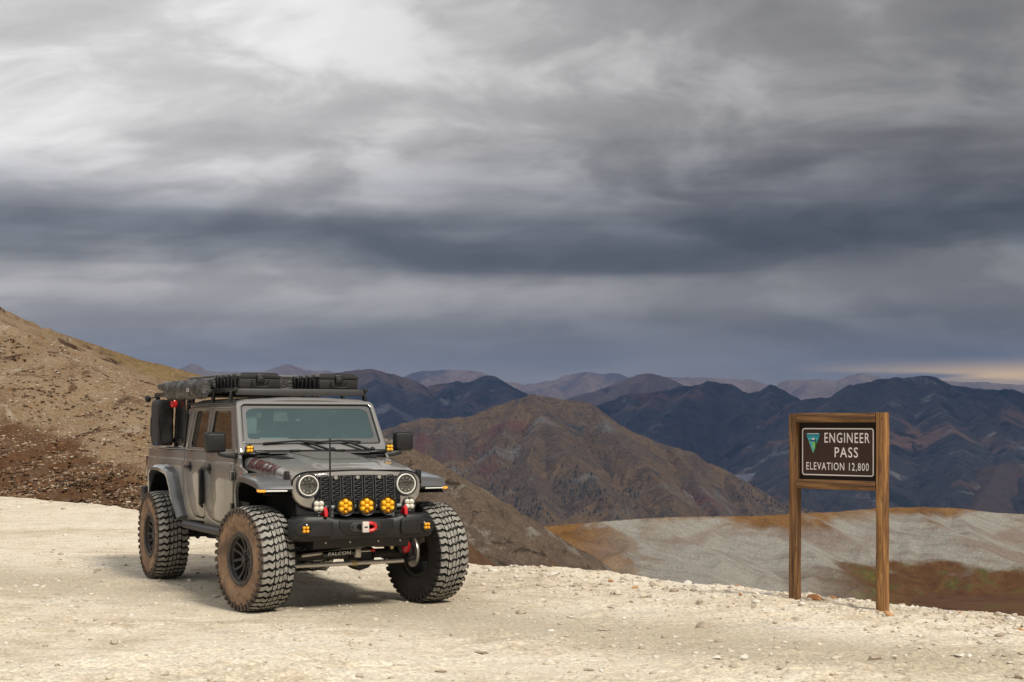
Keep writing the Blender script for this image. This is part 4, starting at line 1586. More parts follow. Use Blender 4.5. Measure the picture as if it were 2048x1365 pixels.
# ---- front fenders ---------------------------------------------------------
for s in (-1, 1):
    prof = [(.415, 1.150, .93), (.405, 1.172, .935), (.345, 1.222, .94), (.20, 1.245, .94), (-.10, 1.270, .94), (-.26, 1.277, .94), (-.36, 1.262, .94), (-.44, 1.215, .935), (-.52, 1.10, .92), (-.575, .97, .90), (-.615, .84, .885), (-.63, .75, .875)]
    secs = []
    for i, (x, z, yo) in enumerate(prof):
        a, b_ = prof[max(i - 1, 0)], prof[min(i + 1, len(prof) - 1)]
        d = Vector((b_[0] - a[0], 0, b_[1] - a[1])).normalized()
        nrm = Vector((d.z, 0, -d.x))
        if nrm.z < 0 and i < 8: nrm = -nrm
        if i >= 8: nrm = Vector((-abs(nrm.x), 0, abs(nrm.z)))
        yi = .64 if i < 7 else .77
        xs = 0.0 if i > 3 else -.05
        sec = []
        for yy, dn in ((yi, 0.012), (yi + (yo - yi) * .5, .008), (yo - .035, .002), (yo - .010, -.006), (yo, -.018), (yo + .004, -.072), (yo - .022, -.078), (yo - .028, -.055), (yi, -.05)):
            k = (yy - yi) / (yo - yi)
            sec.append((x + nrm.x * dn + xs * k * (1 if i < 3 else 0.5), s * yy, z + nrm.z * dn))
        secs.append(sec)
    mb = MB()
    mb.loft(secs)
    fe = tp('front_fender', mb, M_trim, sharp=45)
    # light strip on the front edge
    p0, p1 = Vector((.395, s * .69, 1.136)), Vector((.365, s * .885, 1.136))
    mb = MB()
    mb.tube([p0 + Vector((.012, 0, 0)), p1 + Vector((.012, 0, 0))], .007, 8)
    mb.build('light_strip', M_strip, fe)
    mb = MB()
    mb.tube([p1 + Vector((.012, s * .004, 0)), p1 + Vector((.002, s * .045, 0)), p1 + Vector((-.05, s * .057, .002))], .011, 8)
    mb.build('turn_signal', M_orange, fe)
    # dark liner over the wheel
    mb = MB()
    mb.loft([[(x, s * yy, z) for yy in (.42, .90)] for x, z in ((.36, 1.10), (.2, 1.20), (-.2, 1.225), (-.42, 1.15), (-.55, .95), (-.61, .72))], closed=False)
    mb.build('wheel_well_liner', M_liner, fe, solid=.01)

# engine bay block, inner fenders
mb = MB()
mb.box((-.12, 0, .98), (.92, 1.22, .46))
mb.box((-.20, 0, .72), (.75, .6, .2))
tp('engine_bay', mb, M_liner)
mb = MB()
mb.box((.33, 0, 1.06), (.10, 1.18, .30))
tp('radiator_support', mb, M_dark)

# ---- front bumper ----------------------------------------------------------
def bumper():
    st = [(.705, .47, .51, .705, .865), (.69, .42, .555, .69, .885), (.64, .38, .600, .680, .905), (.56, .36, .625, .676, .915), (.42, .36, .632, .676, .915), (.36, .36, .635, .678, .908), (.30, .36, .638, .682, .890), (.20, .36, .640, .684, .880)]
    stations = [(-a, *r) for a, *r in st] + [(a, *r) for a, *r in st[::-1]]
    secs = []
    for y, xb, xf, zb, zt in stations:
        secs.append([(xb, y, zb + .02), (xf - .05, y, zb), (xf - .012, y, zb + .012), (xf, y, zb + .045), (xf, y, zt - .05), (xf - .018, y, zt - .012), (xf - .06, y, zt), (xb, y, zt - .01)])
    mb = MB()
    mb.loft(secs)
    b = tp('front_bumper', mb, M_black, bevel=.010, sharp=50)
    for s in (-1, 1):
        mb = MB()
        poly = [(.335, .745), (.335, .850), (.36, .868), (.60, .862), (.672, .845), (.69, .80), (.672, .745), (.60, .725), (.36, .722)]
        mb.prism(poly, lambda y, z: (.668 - .26 * max(0, y - .55) , s * y, z), lambda y, z: (.58, s * y, z))
        w = mb.build('bumper_wing', M_black, b, bevel=.016, seg=3)
        mb = MB()
        mb.lathe([(.05, -.02), (.05, .006), (.043, .010), (.040, .002)], (.652, s * .595, .793), (1, s * .22, 0), 24)
        mb.build('fog_bezel', M_gloss, b)
        cube_light('fog_light', (.654, s * .595, .793), (1, s * .22, 0), .040, M_amber2, b, n=8, spread=.55, lr=.44, flat=True)
    mb = MB()
    mb.prism([(-.27, .865), (.27, .865), (.27, .80), (.20, .725), (-.20, .725), (-.27, .80)], lambda y, z: (.648, y, z), lambda y, z: (.60, y, z))
    mb.build('winch_plate', M_black, b, bevel=.01)
    mb = MB()
    mb.prism(rrect(.30, .088, .043, 6, -.02, .803), lambda y, z: (.662, y, z), lambda y, z: (.64, y, z))
    fl = mb.build('fairlead', M_rail, b, bevel=.006)
    mb = MB()
    mb.prism(rrect(.17, .05, .024, 6, -.02, .803), lambda y, z: (.665, y, z), lambda y, z: (.65, y, z))
    mb.build('fairlead_slot', M_liner, fl)
    for yy in (-.145, .105):
        mb = MB()
        mb.lathe([(.014, 0), (.012, .008)], (.662, yy, .803), (1, 0, 0), 6)
        mb.build('bolt', M_dark, fl)
    # winch thimble and tag
    mb = MB()
    pts = [(.695, -.02 + .052 * math.cos(t) + .035, .803 + .034 * math.sin(t)) for t in np.linspace(R(90), R(-90), 12)]
    pts = [(.695, -.06, .837)] + pts + [(.695, -.06, .769)]
    mb.tube(pts, .017, 8)
    hk = mb.build('winch_thimble', M_red, b)
    mb = MB()
    mb.box((.70, -.035, .803), (.035, .062, .100))
    mb.build('thimble_tag', mat('white_tag', (.62, .56, .52), .5), hk, bevel=.006)
    mb = MB()
    mb.box((.7185, -.035, .803), (.003, .034, .012))
    mb.build('tag_print', M_dark, hk)
    for s in (-1, 1):
        mb = MB()
        y = s * .395
        mb.tube([(.52, y, .90), (.58, y, .965), (.615, y, .975), (.635, y, .95), (.638, y, .905)], .018, 8)
        mb.build('tow_hook', M_red, b)
    mb = MB()
    mb.box((.50, 0, .645), (.03, .95, .085), (Vector((0, 1, 0)), R(18)))
    mb.build('skid_plate', M_black, b, bevel=.006)
    for yy in (-.36, -.12, .16, .38):
        mb = MB()
        mb.lathe([(.010, 0), (.008, .006)], (.525, yy, .655), (1, 0, 0), 8)
        mb.build('bolt', M_steel, b)
    return b


bumper()

# light bar and round driving lamps
mb = MB()
mb.tube([(.545, -.50, .985), (.545, .50, .985)], .020, 10)
for yy in (-.30, .30): mb.box((.52, yy, .94), (.04, .03, .10))
tp('light_bar', mb, mat('grey_bar', (.22, .24, .25), .4, .4))
for yy in (-.197, .012, .222):
    c = Vector((.60, yy, .992))
    ax = Vector((1, 0, 0))
    mb = MB()
    mb.lathe([(.05, -.075), (.085, -.05), (.094, -.01), (.095, .012), (.090, .024), (.082, .018), (.078, .004), (1e-6, .002)], c, ax, 12)
    d = tp('driving_light', mb, M_powder, bevel=.002)
    spots = [(0, 0, .026)] + [(.043 * math.cos(R(90 + 60 * k)), .043 * math.sin(R(90 + 60 * k)), .0245 if k != 3 else .016) for k in range(6)]
    spots = [(a * 1.08, b * 1.12, r) for a, b, r in spots]
    for a, b, r in spots:
        mb = MB()
        mb.lathe([(r, .006), (r * .95, .018), (r * .65, .032), (r * .3, .037), (1e-7, .038)], c + Vector((0, a, b)), ax, 14)
        mb.build('lens', M_amber if r > .02 else M_amber2, d)
    mb = MB()
    mb.lathe([(.074, .004), (.074, .008), (1e-6, .009)], c, ax, 12)
    mb.build('lens_backing', mat('amber_backing', (.16, .075, .004), .35) if 'amber_backing' not in bpy.data.materials else bpy.data.materials['amber_backing'], d)
for s in (-1, 1):
    cube_light('pod_light', (.585, s * .448, 1.000), (1, 0, 0), .066, M_clear, n=10, spread=.48, lr=.42)
# whip antenna
mb = MB()
mb.tube([(.60, -.344, .91), (.60, -.344, 1.02), (.60, -.344, 1.05), (.60, -.344, 1.30), (.595, -.344, 1.62)], [.016, .014, .010, .009, .008], 8)
tp('whip_antenna', mb, M_powder)

# mirrors
for s in (-1, 1):
    mb = MB()
    secs = []
    for x, w, h in ((-.955, .92, .92), (-.93, 1.0, 1.0), (-.88, .98, .98), (-.845, .86, .80)):
        secs.append([(x, s * (.998 + a * w), 1.568 + b * h) for a, b in rrect(.205, .205, .03, 4)])
    mb.loft(secs)
    mi = tp('side_mirror', mb, M_black, bevel=.006)
    mb = MB()
    mb.loft([[(x, s * y, z + dz) for x, dz in ((-.95, -.03), (-.85, -.03), (-.86, .025), (-.94, .025))] for y, z in ((.79, 1.435), (.88, 1.445), (.97, 1.465))])
    mb.build('mirror_arm', M_black, mi, bevel=.012)
    mb = MB()
    mb.add([(-.9575, s * (.998 + a), 1.568 + b) for a, b in rrect(.17, .17, .025, 4)], [tuple(range(20))])
    mb.build('mirror_glass', M_chrome, mi, smooth=False)

# ---- cargo bed -------------------------------------------------------------
arch = [(-2.86 - .0, .72), (-2.90, .74), (-2.985, .90), (-3.06, 1.06), (-3.18, 1.17), (-3.487, 1.21), (-3.80, 1.18), (-3.93, 1.07), (-4.00, .90), (-4.04, .80)]
bed = [(-2.835, 1.458)] + [(-2.835, .72)] + arch[1:] + [(-4.10, .78), (-4.47, .82), (-4.47, 1.458)]
for s in (-1, 1):
    side_panel('bed_side', bed, side=s)
    mb = MB()
    mb.loft([[(x, s * yy, z) for yy, z in ((.70, 1.462), (.70, 1.492), (.792, 1.488), (.802, 1.470), (.797, 1.462))] for x in (-2.84, -4.46)])
    tp('bed_rail_cap', mb, M_trim, bevel=.006)
    # rear flare
    prof = [(-2.66, .745), (-2.72, .80), (-2.84, .95), (-2.95, 1.10), (-3.06, 1.205), (-3.16, 1.248), (-3.45, 1.282), (-3.72, 1.282), (-3.86, 1.262), (-3.95, 1.20), (-4.02, 1.05), (-4.06, .90)]
    secs = []
    for i, (x, z) in enumerate(prof):
        a, b_ = prof[max(i - 1, 0)], prof[min(i + 1, len(prof) - 1)]
        d = Vector((b_[0] - a[0], 0, b_[1] - a[1])).normalized()
        nrm = Vector((-d.z, 0, d.x))
        if nrm.dot(Vector((x + 3.487, 0, z - .6))) < 0: nrm = -nrm
        yo = .94 if 1 < i < 10 else .92
        secs.append([(x + nrm.x * dn, s * yy, z + nrm.z * dn) for yy, dn in ((.80, .010), (.87, .004), (yo - .025, -.006), (yo, -.03), (yo, -.062), (yo - .03, -.066), (.80, -.05))])
    mb = MB()
    mb.loft(secs)
    rf = tp('rear_fender', mb, M_trim, sharp=45)
    mb = MB()
    mb.loft([[(x, s * yy, z) for yy in (.45, .90)] for x, z in ((-2.88, .70), (-3.0, .98), (-3.2, 1.17), (-3.487, 1.22), (-3.78, 1.18), (-3.96, 1.02), (-4.05, .75))], closed=False)
    mb.build('wheel_well_liner', M_liner, rf, solid=.01)
    mb = MB()
    mb.box((-4.50, s * .765, 1.25), (.09, .11, .23))
    tp('tail_lamp', mb, M_tail, bevel=.012)
mb = MB()
mb.box((-4.465, 0, 1.16), (.05, 1.40, .62))
tp('tailgate', mb, M_paint, bevel=.01)
mb = MB()
mb.box((-3.65, 0, .96), (1.60, 1.40, .06))
mb.box((-2.86, 0, 1.20), (.03, 1.42, .52))
tp('bed_floor', mb, M_dark)
mb = MB()
mb.loft([[(x, y, z) for x, z in ((-4.45, .80), (-4.62, .80), (-4.66, .86), (-4.66, .95), (-4.60, 1.0), (-4.45, 1.0))] for y in (-.86, -.80, .80, .86)])
tp('rear_bumper', mb, M_black, bevel=.015)

# ---- chassis ---------------------------------------------------------------
mb = MB()
for s in (-1, 1): mb.box((-1.95, s * .43, .66), (4.9, .08, .13))
for x in (.40, -.9, -2.0, -2.9, -4.3): mb.box((x, 0, .66), (.10, .86, .10))
mb.box((-1.2, .05, .60), (1.2, .42, .22))
mb.box((-2.4, -.25, .60), (1.0, .5, .22))
mb.tube([(-.6, .1, .60), (-1.9, .05, .60), (-3.4, .05, .52)], .04, 10)
mb.tube([(-.4, .25, .55), (-1.3, .22, .58)], .03, 10)
mb.tube([(-1.3, -.42, .50), (-2.5, -.44, .52), (-3.3, -.40, .48)], .035, 8)
tp('chassis', mb, M_dark)
mb = MB()
mb.tube([(-2.30, -.50, .555), (-2.05, -.52, .555)], .022, 8)
tp('exhaust_pipe', mb, M_steel)
def axle(name, x, dy):
    mb = MB()
    mb.tube([(x, -.70, .497), (x, .70, .497)], .045, 12)
    mb.lathe([(.001, -.17), (.09, -.16), (.14, -.10), (.15, 0), (.13, .08), (.08, .12)], (x - .02, dy, .480), (1, 0, 0), 12)
    o = tp(name, mb, mat('axle_black', (.022, .02, .018), .6) if 'axle_black' not in bpy.data.materials else bpy.data.materials['axle_black'])
    for s in (-1, 1):
        mb = MB()
        pts = [(x - .03 + .055 * math.cos(t), s * .44 + .055 * math.sin(t), .56 + t / (2 * math.pi * 6) * .36) for t in np.linspace(0, 2 * math.pi * 6, 90)]
        mb.tube(pts, .010, 6)
        mb.build('coil_spring', M_dark, o)
        mb = MB()
        mb.tube([(x + .08, s * .58, .50), (x + .02, s * .50, .95)], .032, 10)
        mb.build('shock_absorber', M_rail, o)
        mb = MB()
        mb.tube([(x - .05, s * .46, .45), (x - .95, s * .40, .58)], .026, 8)
        mb.build('control_arm', M_dark, o)
        if x > -1:
            mb = MB()
            mb.lathe([(.11, -.02), (.12, 0), (.06, .05), (.05, .09)], (x, s * .66, .497), (0, s, 0), 18)
            mb.build('steering_knuckle', M_dark, o)
            mb = MB()
            mb.lathe([(.15, 0), (.152, .012), (.15, .024)], (x, s * .715, .497), (0, s, 0), 28)
            mb.build('brake_disc', M_steel, o)
    return o


fa = axle('front_axle', 0.0, .18)
axle('rear_axle', -3.487, .05)
mb = MB()
mb.tube([(.17, -.66, .418), (.17, .56, .430)], .021, 12)
tr_ = tp('tie_rod', mb, M_steel)
for yy in (.035, .055, .075):
    mb = MB()
    mb.lathe([(.028, -.006), (.028, .006)], (.17, yy, .425), (0, 1, 0), 14)
    mb.build('clamp', M_brass, tr_)
mb = MB()
mb.tube([(.17, .56, .430), (.12, .64, .435), (.10, .70, .45)], [.018, .022, .02], 8)
mb.build('tie_rod_end', M_dark, tr_)
mb = MB()
mb.tube([(.19, -.48, .515), (.19, -.15, .545), (.19, .20, .60)], .018, 10)
tp('drag_link', mb, M_steel)
mb = MB()
mb.tube([(.215, -.28, .520), (.215, .05, .535)], .026, 14)
sb = tp('steering_damper', mb, M_gloss)
mb = MB()
mb.tube([(.215, .05, .535), (.215, .24, .545)], .009, 8)
mb.build('damper_rod', M_chrome, sb)
mb = MB()
mb.box((.215, .07, .525), (.055, .055, .085))
mb.build('damper_clamp', M_steel, sb, bevel=.006)
mb = MB()
mb.tube([(.215, .20, .543), (.215, .245, .546)], .014, 8)
mb.build('damper_bushing', M_red, sb)
vs, fs = text_mesh('FALCON', .042, .0, 1.05, .0008)
mb = MB()
mb.add([(.2425, -.120 + v.x * 1.35 + v.y * .2, .527 + v.y + (v.x * 1.35) * .045) for v in vs], fs)
mb.build('damper_lettering', M_white, sb, smooth=False)
mb = MB()
mb.lathe([(.02, -.05), (.042, -.03), (.045, .02), (.03, .05), (.012, .07)], (.10, .615, .545), (.3, .2, 1), 14)
tp('red_bump_stop', mb, M_red)
mb = MB()
mb.tube([(.22, .42, .66), (.22, .42, .60), (.22, .42, .58), (.22, .42, .55)], [.012, .012, .026, .02], 8)
tp('sway_bar_link', mb, M_brass)

# ---- wheels ----------------------------------------------------------------
TR = .497


def tyre_mesh(parent):
    mb = MB()
    prof = [(.236, -.128), (.250, -.150), (.275, -.160), (.33, -.171), (.385, -.173), (.43, -.170), (.458, -.160), (.470, -.140), (.476, -.09), (.478, 0), (.476, .09), (.470, .140), (.458, .160), (.43, .170), (.385, .173), (.33, .171), (.275, .160), (.250, .150), (.236, .128)]
    N = 96
    base = len(mb.v)
    mb.lathe(prof, (0, 0, 0), (0, 1, 0), N)
    mb.f = mb.f[:N * (len(prof) - 1)]
    mats = []
    for i in range(len(prof) - 1):
        a = (prof[i][0] + prof[i + 1][0]) / 2
        y = (prof[i][1] + prof[i + 1][1]) / 2
        mats += [(2 if a > .44 else 1) if y < -.12 else (4 if y > .12 else 3)] * N
    mb.m = mats
    rt = lambda y: TR - .020 * (abs(y) / .165) ** 3
    NP = 42
    rows = [  # (y stations with centre-line offset in pitches, start, end, top material)
        ([(-.170, .00), (-.140, .02), (-.108, .26), (-.076, .02), (-.050, .34)], .06, .73),
        ([(-.041, .30), (-.026, .10), (-.004, .48)], .05, .82),
        ([(.003, .46), (.018, .26), (.036, .46)], .06, .86),
        ([(.043, .42), (.062, .66), (.080, .42)], .06, .82),
        ([(.088, .55), (.110, .28), (.138, .42), (.168, .40)], .08, .76)]
    rnd = random.Random(5)
    for ri, (stt, lo, hi) in enumerate(rows):
        for k in range(NP):
            lo_, hi_ = lo + rnd.uniform(-.02, .02), hi + rnd.uniform(-.03, .03)
            if k % 2: hi_ -= .07
            poly = [(c + lo_, y) for y, c in stt] + [(c + hi_, y) for y, c in stt[::-1]]
            n = len(poly)

            def P(t, y, r):
                a = 2 * math.pi * (k + t) / NP
                return (r * math.cos(a), y, r * math.sin(a))
            cx, cy = sum(p[0] for p in poly) / n, sum(p[1] for p in poly) / n
            topv = [P(cx + (t - cx) * .95, cy + (y - cy) * .97, rt(y)) for t, y in poly]
            botv = [P(t, y, rt(y) - .030) for t, y in poly]
            h = n // 2
            b0 = len(mb.v)
            tops = [(i, i + 1, n - 2 - i, n - 1 - i) for i in range(h - 1)]
            mb.add(topv + botv, tops, 0)
            mb.f += [tuple(b0 + q for q in (i, (i + 1) % n, n + (i + 1) % n, n + i)) for i in range(n)]
            mb.m += [3] * n
    # shoulder lugs running down the sidewalls
    for sg in (-1, 1):
        for k in range(NP):
            a = 2 * math.pi * (k + .42 + (.0 if sg < 0 else .5)) / NP
            r0, r1 = (.405, .484) if k % 2 else (.428, .484)
            w = .019
            vs = []
            for r, y, ww in ((r0, .1705, w * .8), (r1, .164, w), (r0, .180, w * .6), (r1 - .006, .178, w * .85)):
                for q in (-1, 1):
                    vs.append(Vector((r * math.cos(a) - q * ww * math.sin(a), sg * y, r * math.sin(a) + q * ww * math.cos(a))))
            mb.add(vs, [(4, 5, 7, 6), (0, 4, 6, 2), (1, 3, 7, 5), (0, 1, 5, 4), (2, 6, 7, 3)], 2 if sg < 0 else 4)
    # raised ring and sidewall blocks of lettering band
    for sg in (-1, 1):
        mb.lathe([(.405, sg * .1715), (.409, sg * .1765), (.414, sg * .1715)], (0, 0, 0), (0, 1, 0), 72, mat=1 if sg < 0 else 4)
        mb.f = mb.f[:-2]
        mb.m = mb.m[:-2]
    return mb.build('tyre', [M_tread, M_side, M_lug, M_rubber, M_inner], parent, sharp=30)


def wheel():
    w = empty('wheel')
    w.parent = truck
    tyre_mesh(w)
    mb = MB()
    mb.lathe([(.236, -.128), (.225, -.140), (.205, -.118), (.196, -.04), (.192, .10), (.215, .125), (.236, .128)], (0, 0, 0), (0, 1, 0), 48)
    mb.f = mb.f[:48 * 6]
    mb.m = mb.m[:48 * 6]
    mb.lathe([(.095, -.055), (.095, .02)], (0, 0, 0), (0, 1, 0), 24)
    for k in range(6):
        for q in (-1, 1):
            a0, a1 = R(60 * k + q * 8), R(60 * k + q * 17)
            p0 = Vector((.055 * math.cos(a0), -.078, .055 * math.sin(a0)))
            p1 = Vector((.200 * math.cos(a1), -.118, .200 * math.sin(a1)))
            pm = p0.lerp(p1, .5) + Vector((0, .012, 0))
            secs = []
            for p, ww in ((p0, .020), (pm, .0135), (p1, .016)):
                t = Vector((-math.sin(a1), 0, math.cos(a1)))
                secs.append([p + t * ww, p + t * ww * .8 + Vector((0, -.012, 0)), p - t * ww * .8 + Vector((0, -.012, 0)), p - t * ww, p + Vector((0, .022, 0))])
            mb.loft(secs)
    mb.lathe([(.075, -.060), (.078, -.085), (.060, -.098), (.040, -.095), (.038, -.118), (.025, -.125), (1e-6, -.126)], (0, 0, 0), (0, 1, 0), 28)
    for k in range(5):
        a = R(72 * k + 10)
        mb.lathe([(.010, -.090), (.009, -.112)], (.057 * math.cos(a), 0, .057 * math.sin(a)), (0, 1, 0), 6)
    mb.build('rim', M_rim, w, sharp=35)
    mb = MB()
    mb.lathe([(.252, -.138), (.252, -.157), (.246, -.163), (.222, -.163), (.214, -.155), (.214, -.128)], (0, 0, 0), (0, 1, 0), 48)
    mb.f = mb.f[:48 * 5]
    mb.m = mb.m[:48 * 5]
    for k in range(24):
        a = R(15 * k)
        mb.lathe([(.0085, -.160), (.0085, -.170)], (.234 * math.cos(a), 0, .234 * math.sin(a)), (0, 1, 0), 6)
        if k % 2:
            continue
        for q in (-1, 1):
            a2 = R(15 * k + 7.5 * q)
            mb.box((.236 * math.cos(a2), -.164, .236 * math.sin(a2)), (.012, .006, .016), (Vector((0, 1, 0)), -a2))
    mb.build('beadlock_ring', M_ring, w, sharp=35)
    return w


w0 = wheel()
STEER = R(10.5)
for i, (x, y, st, spin) in enumerate(((0, -.873, STEER, 8), (0, .873, STEER + R(2), 40), (-3.487, -.873, 0, 77), (-3.487, .873, 0, 120))):
    w = w0 if i == 0 else copy_tree(w0, truck)
    w.location = (x, y, TR - .006)
    rot = Matrix.Rotation(st + (math.pi if y > 0 else 0), 4, 'Z') @ Matrix.Rotation(R(spin), 4, 'Y')
    w.rotation_euler = rot.to_euler()

# ---- roof rack (bolted on) --------------------------------------------------
mb = MB()
# wind deflector plate with bent foot
mb.loft([[(-1.19 - .06 * abs(y) ** 2, y, 2.108), (-1.178 - .06 * abs(y) ** 2, y, 2.108), (-1.172 - .06 * abs(y) ** 2, y, 2.040 - .006 * math.cos(y * 4)), (-1.184 - .06 * abs(y) ** 2, y, 2.040)] for y in np.linspace(-.70, .70, 15)])
rk = tp('roof_rack', mb, M_rail, bevel=.002)
for s in (-1, 1):
    mb = MB()
    mb.box((-2.05, s * .70, 2.098), (1.74, .035, .035))
    mb.build('side_rail', M_powder, rk, bevel=.004)
    for x in (-1.30, -1.95, -2.75):
        mb = MB()
        mb.prism([(x - .03, 1.955), (x + .03, 1.955), (x + .025, 2.085), (x - .025, 2.085)], lambda a, z: (a, s * (.745 - .15 * max(0, z - 1.98)), z), lambda a, z: (a, s * (.715 - .15 * max(0, z - 1.98)), z))
        mb.build('rack_foot', M_powder, rk, bevel=.004)
for k in range(12):
    mb = MB()
    mb.box((-1.26 - k * .145, 0, 2.098), (.055, 1.36, .018))
    mb.build('slat', M_powder, rk, bevel=.003)

# bed rack
mb = MB()
for s in (-1, 1):
    for x, lean in ((-4.38, .0), (-3.42, 0), (-3.02, .10)):
        mb.loft([[(x + dx + lean * t, s * (.745 + dy - .03 * t), 1.485 + .60 * t) for dx, dy in ((-.03, -.02), (.03, -.02), (.03, .02), (-.03, .02))] for t in (0, 1)])
    mb.box((-3.65, s * .715, 2.085), (1.62, .045, .05))
    mb.box((-3.75, s * .745, 1.56), (1.28, .03, .05))
    mb.box((-3.22, s * .735, 1.76), (.36, .012, .52))
for x in (-4.38, -3.7, -3.02): mb.box((x, 0, 2.085), (.06, 1.40, .05))
br = tp('bed_rack', mb, M_powder, bevel=.005)
for s in (-1, 1):
    mb = MB()
    hole = [(-4.02 + .035 * math.cos(t), 1.74 + .06 * math.sin(t)) for t in np.linspace(0, 2 * math.pi, 17)[:-1]]
    mb.prism(round_poly([(-4.42, 1.52), (-4.42, 2.02), (-3.82, 2.02), (-3.82, 1.52)], .05), lambda x, z: (x, s * .775, z), lambda x, z: (x, s * .765, z))
    pl = mb.build('side_plate', M_rearpanel, br, bevel=.002)
    mb = MB()
    mb.prism([(-4.20 + .05 * math.cos(t), 1.75 + .07 * math.sin(t)) for t in np.linspace(0, 2 * math.pi, 17)[:-1]], lambda x, z: (x, s * .779, z), lambda x, z: (x, s * .776, z))
    mb.build('plate_cutout', M_liner, pl, smooth=False)
# small work light on the rack corner
mb = MB()
mb.box((-4.52, -.80, 2.045), (.07, .06, .055), (Vector((0, 1, 0)), R(25)))
mb.tube([(-4.48, -.78, 2.05), (-4.38, -.745, 2.06)], .012, 6)
tp('work_light', mb, M_powder, bevel=.006)
# ================================================================== CARGO ON THE TRUCK
TM = Matrix.Translation((TX, TY, 0)) @ Matrix.Rotation(TYAW, 4, 'Z')


def on_truck(name, x, y, z, label, cat, group=None, rz=0):
    p = TM @ Vector((x, y, z))
    return empty(name, p, TYAW + rz, label, cat, group)


def hard_case(y0, x0, label):
    c = on_truck('hard_case', x0, y0, 2.110, label, 'case', 'hard cases on the roof rack')
    L, W, H1, H2 = .98, .425, .108, .056
    mb = MB()
    mb.box((-L / 2, 0, H1 / 2), (L, W, H1 - .002))
    for k in range(7):
        for s in (-1, 1):
            mb.box((-.10 - k * .13, s * (W / 2 + .012), H1 / 2), (.035, .026, H1))
    mb.build('base', M_case, c, bevel=.008)
    mb = MB()
    secs = []
    for z, i in ((H1 + .002, 0), (H1 + .022, -.002), (H1 + .026, .012), (H1 + H2 - .006, .030), (H1 + H2, .042)):
        secs.append([(-L / 2 + a, b, z) for a, b in rrect(L + .02 - 2 * i, W + .02 - 2 * i, .03, 3)])
    mb.loft(secs)
    mb.build('lid', M_case, c, sharp=30)
    for k in range(4):
        for s in (-1, 1):
            mb = MB()
            mb.box((-.16 - k * .20, s * (W / 2 + .012), H1 + .012), (.028, .035, .07))
            mb.build('rib', M_case, c, bevel=.004)
    mb = MB()
    mb.box((.018, 0, H1 - .002), (.030, .085, .080))
    mb.box((.030, 0, H1 - .012), (.014, .055, .045))
    mb.build('latch', M_powder, c, bevel=.006)
    mb = MB()
    hd = [(.02, -.085, .082), (.045, -.085, .070), (.052, -.080, .035), (.054, -.055, .014), (.054, .055, .014), (.052, .080, .035), (.045, .085, .070), (.02, .085, .082)]
    mb.tube(hd, .0095, 8)
    mb.build('handle', M_powder, c)
    return c


hard_case(-.425, -1.27, 'black hard case on the roof rack above the passenger side')
hard_case(.425, -1.27, "black hard case on the roof rack above the driver's side")


def noisy_loft(secs, amp, sc, seed):
    out = []
    for i, s in enumerate(secs):
        row = []
        for k, p in enumerate(s):
            p = Vector(p)
            cx = sum((Vector(q) for q in s), Vector()) / len(s)
            d = (p - cx).normalized()
            a = float(fbm(np.array([i * sc + seed]), np.array([k * .22 + i * .35 * sc]), 3)[0])
            row.append(p + d * a * amp)
        out.append(row)
    return out


def awning():
    o = on_truck('awning_bag', -1.75, -.87, 2.115, 'wrinkled black rolled awning bag with white print slung beside the roof rack', 'awning')
    secs = []
    for i in range(40):
        t = i / 39
        x = -t * 1.55
        r = .092 * (1 - .5 * max(0, (t - .9) / .1) ** 2) * (1 if t > .03 else .86)
        secs.append([(x, math.cos(a) * r * .80, math.sin(a) * r * (1.0 if math.sin(a) > 0 else 1.12)) for a in np.linspace(0, 2 * math.pi, 21)[:-1]])
    mb = MB()
    mb.loft(noisy_loft(secs, .055, .9, 3))
    mb.build('cover', M_canvas, o, sharp=80)
    for x in (-.10, -1.1):
        mb = MB()
        pts = [(x, math.cos(a) * .078, math.sin(a) * .092) for a in np.linspace(0, 2 * math.pi, 22)]
        mb.tube(pts, .007, 6, cap=False)
        mb.build('strap', M_fabric, o)
    for x in (-.25, -1.3):
        mb = MB()
        mb.box((x, .11, -.03), (.04, .10, .05))
        mb.build('mount_bracket', M_powder, o, bevel=.004)
    vs, fs = text_mesh('RSI', .052, .001, 1.0, .002)
    mb = MB()
    mb.add([(-.34 + v.x * 1.6, -.087 - .002, -.012 + v.y) for v in vs], fs)
    mb.build('print', M_white, o, smooth=False)


awning()


def tent():
    o = on_truck('rooftop_tent', -2.05, 0, 2.118, 'flat folded rooftop tent in dark cover lying across the bed rack', 'tent')
    mb = MB()
    secs = []
    for i in range(26):
        t = i / 25
        x = -t * 2.42
        e = 1 - .25 * max(0, (t - .80) / .20) ** 1.5
        h = .120 * e
        secs.append([(x, a * (1.0), .065 + b * h / .125) for a, b in rrect(1.40, .125, .05, 4)])
    mb.loft(noisy_loft(secs, .022, .7, 9))
    mb.build('cover', M_canvas, o, sharp=60)
    mb = MB()
    mb.box((-.62, 0, .140), (1.25, 1.26, .030))
    mb.build('hard_lid', dusty('grey_lid', (.10, .10, .098), DUST, .2, .4, 4), o, bevel=.012)
    mb = MB()
    mb.box((-1.2, 0, .0), (2.3, 1.30, .022))
    mb.build('base_board', M_powder, o, bevel=.004)


tent()


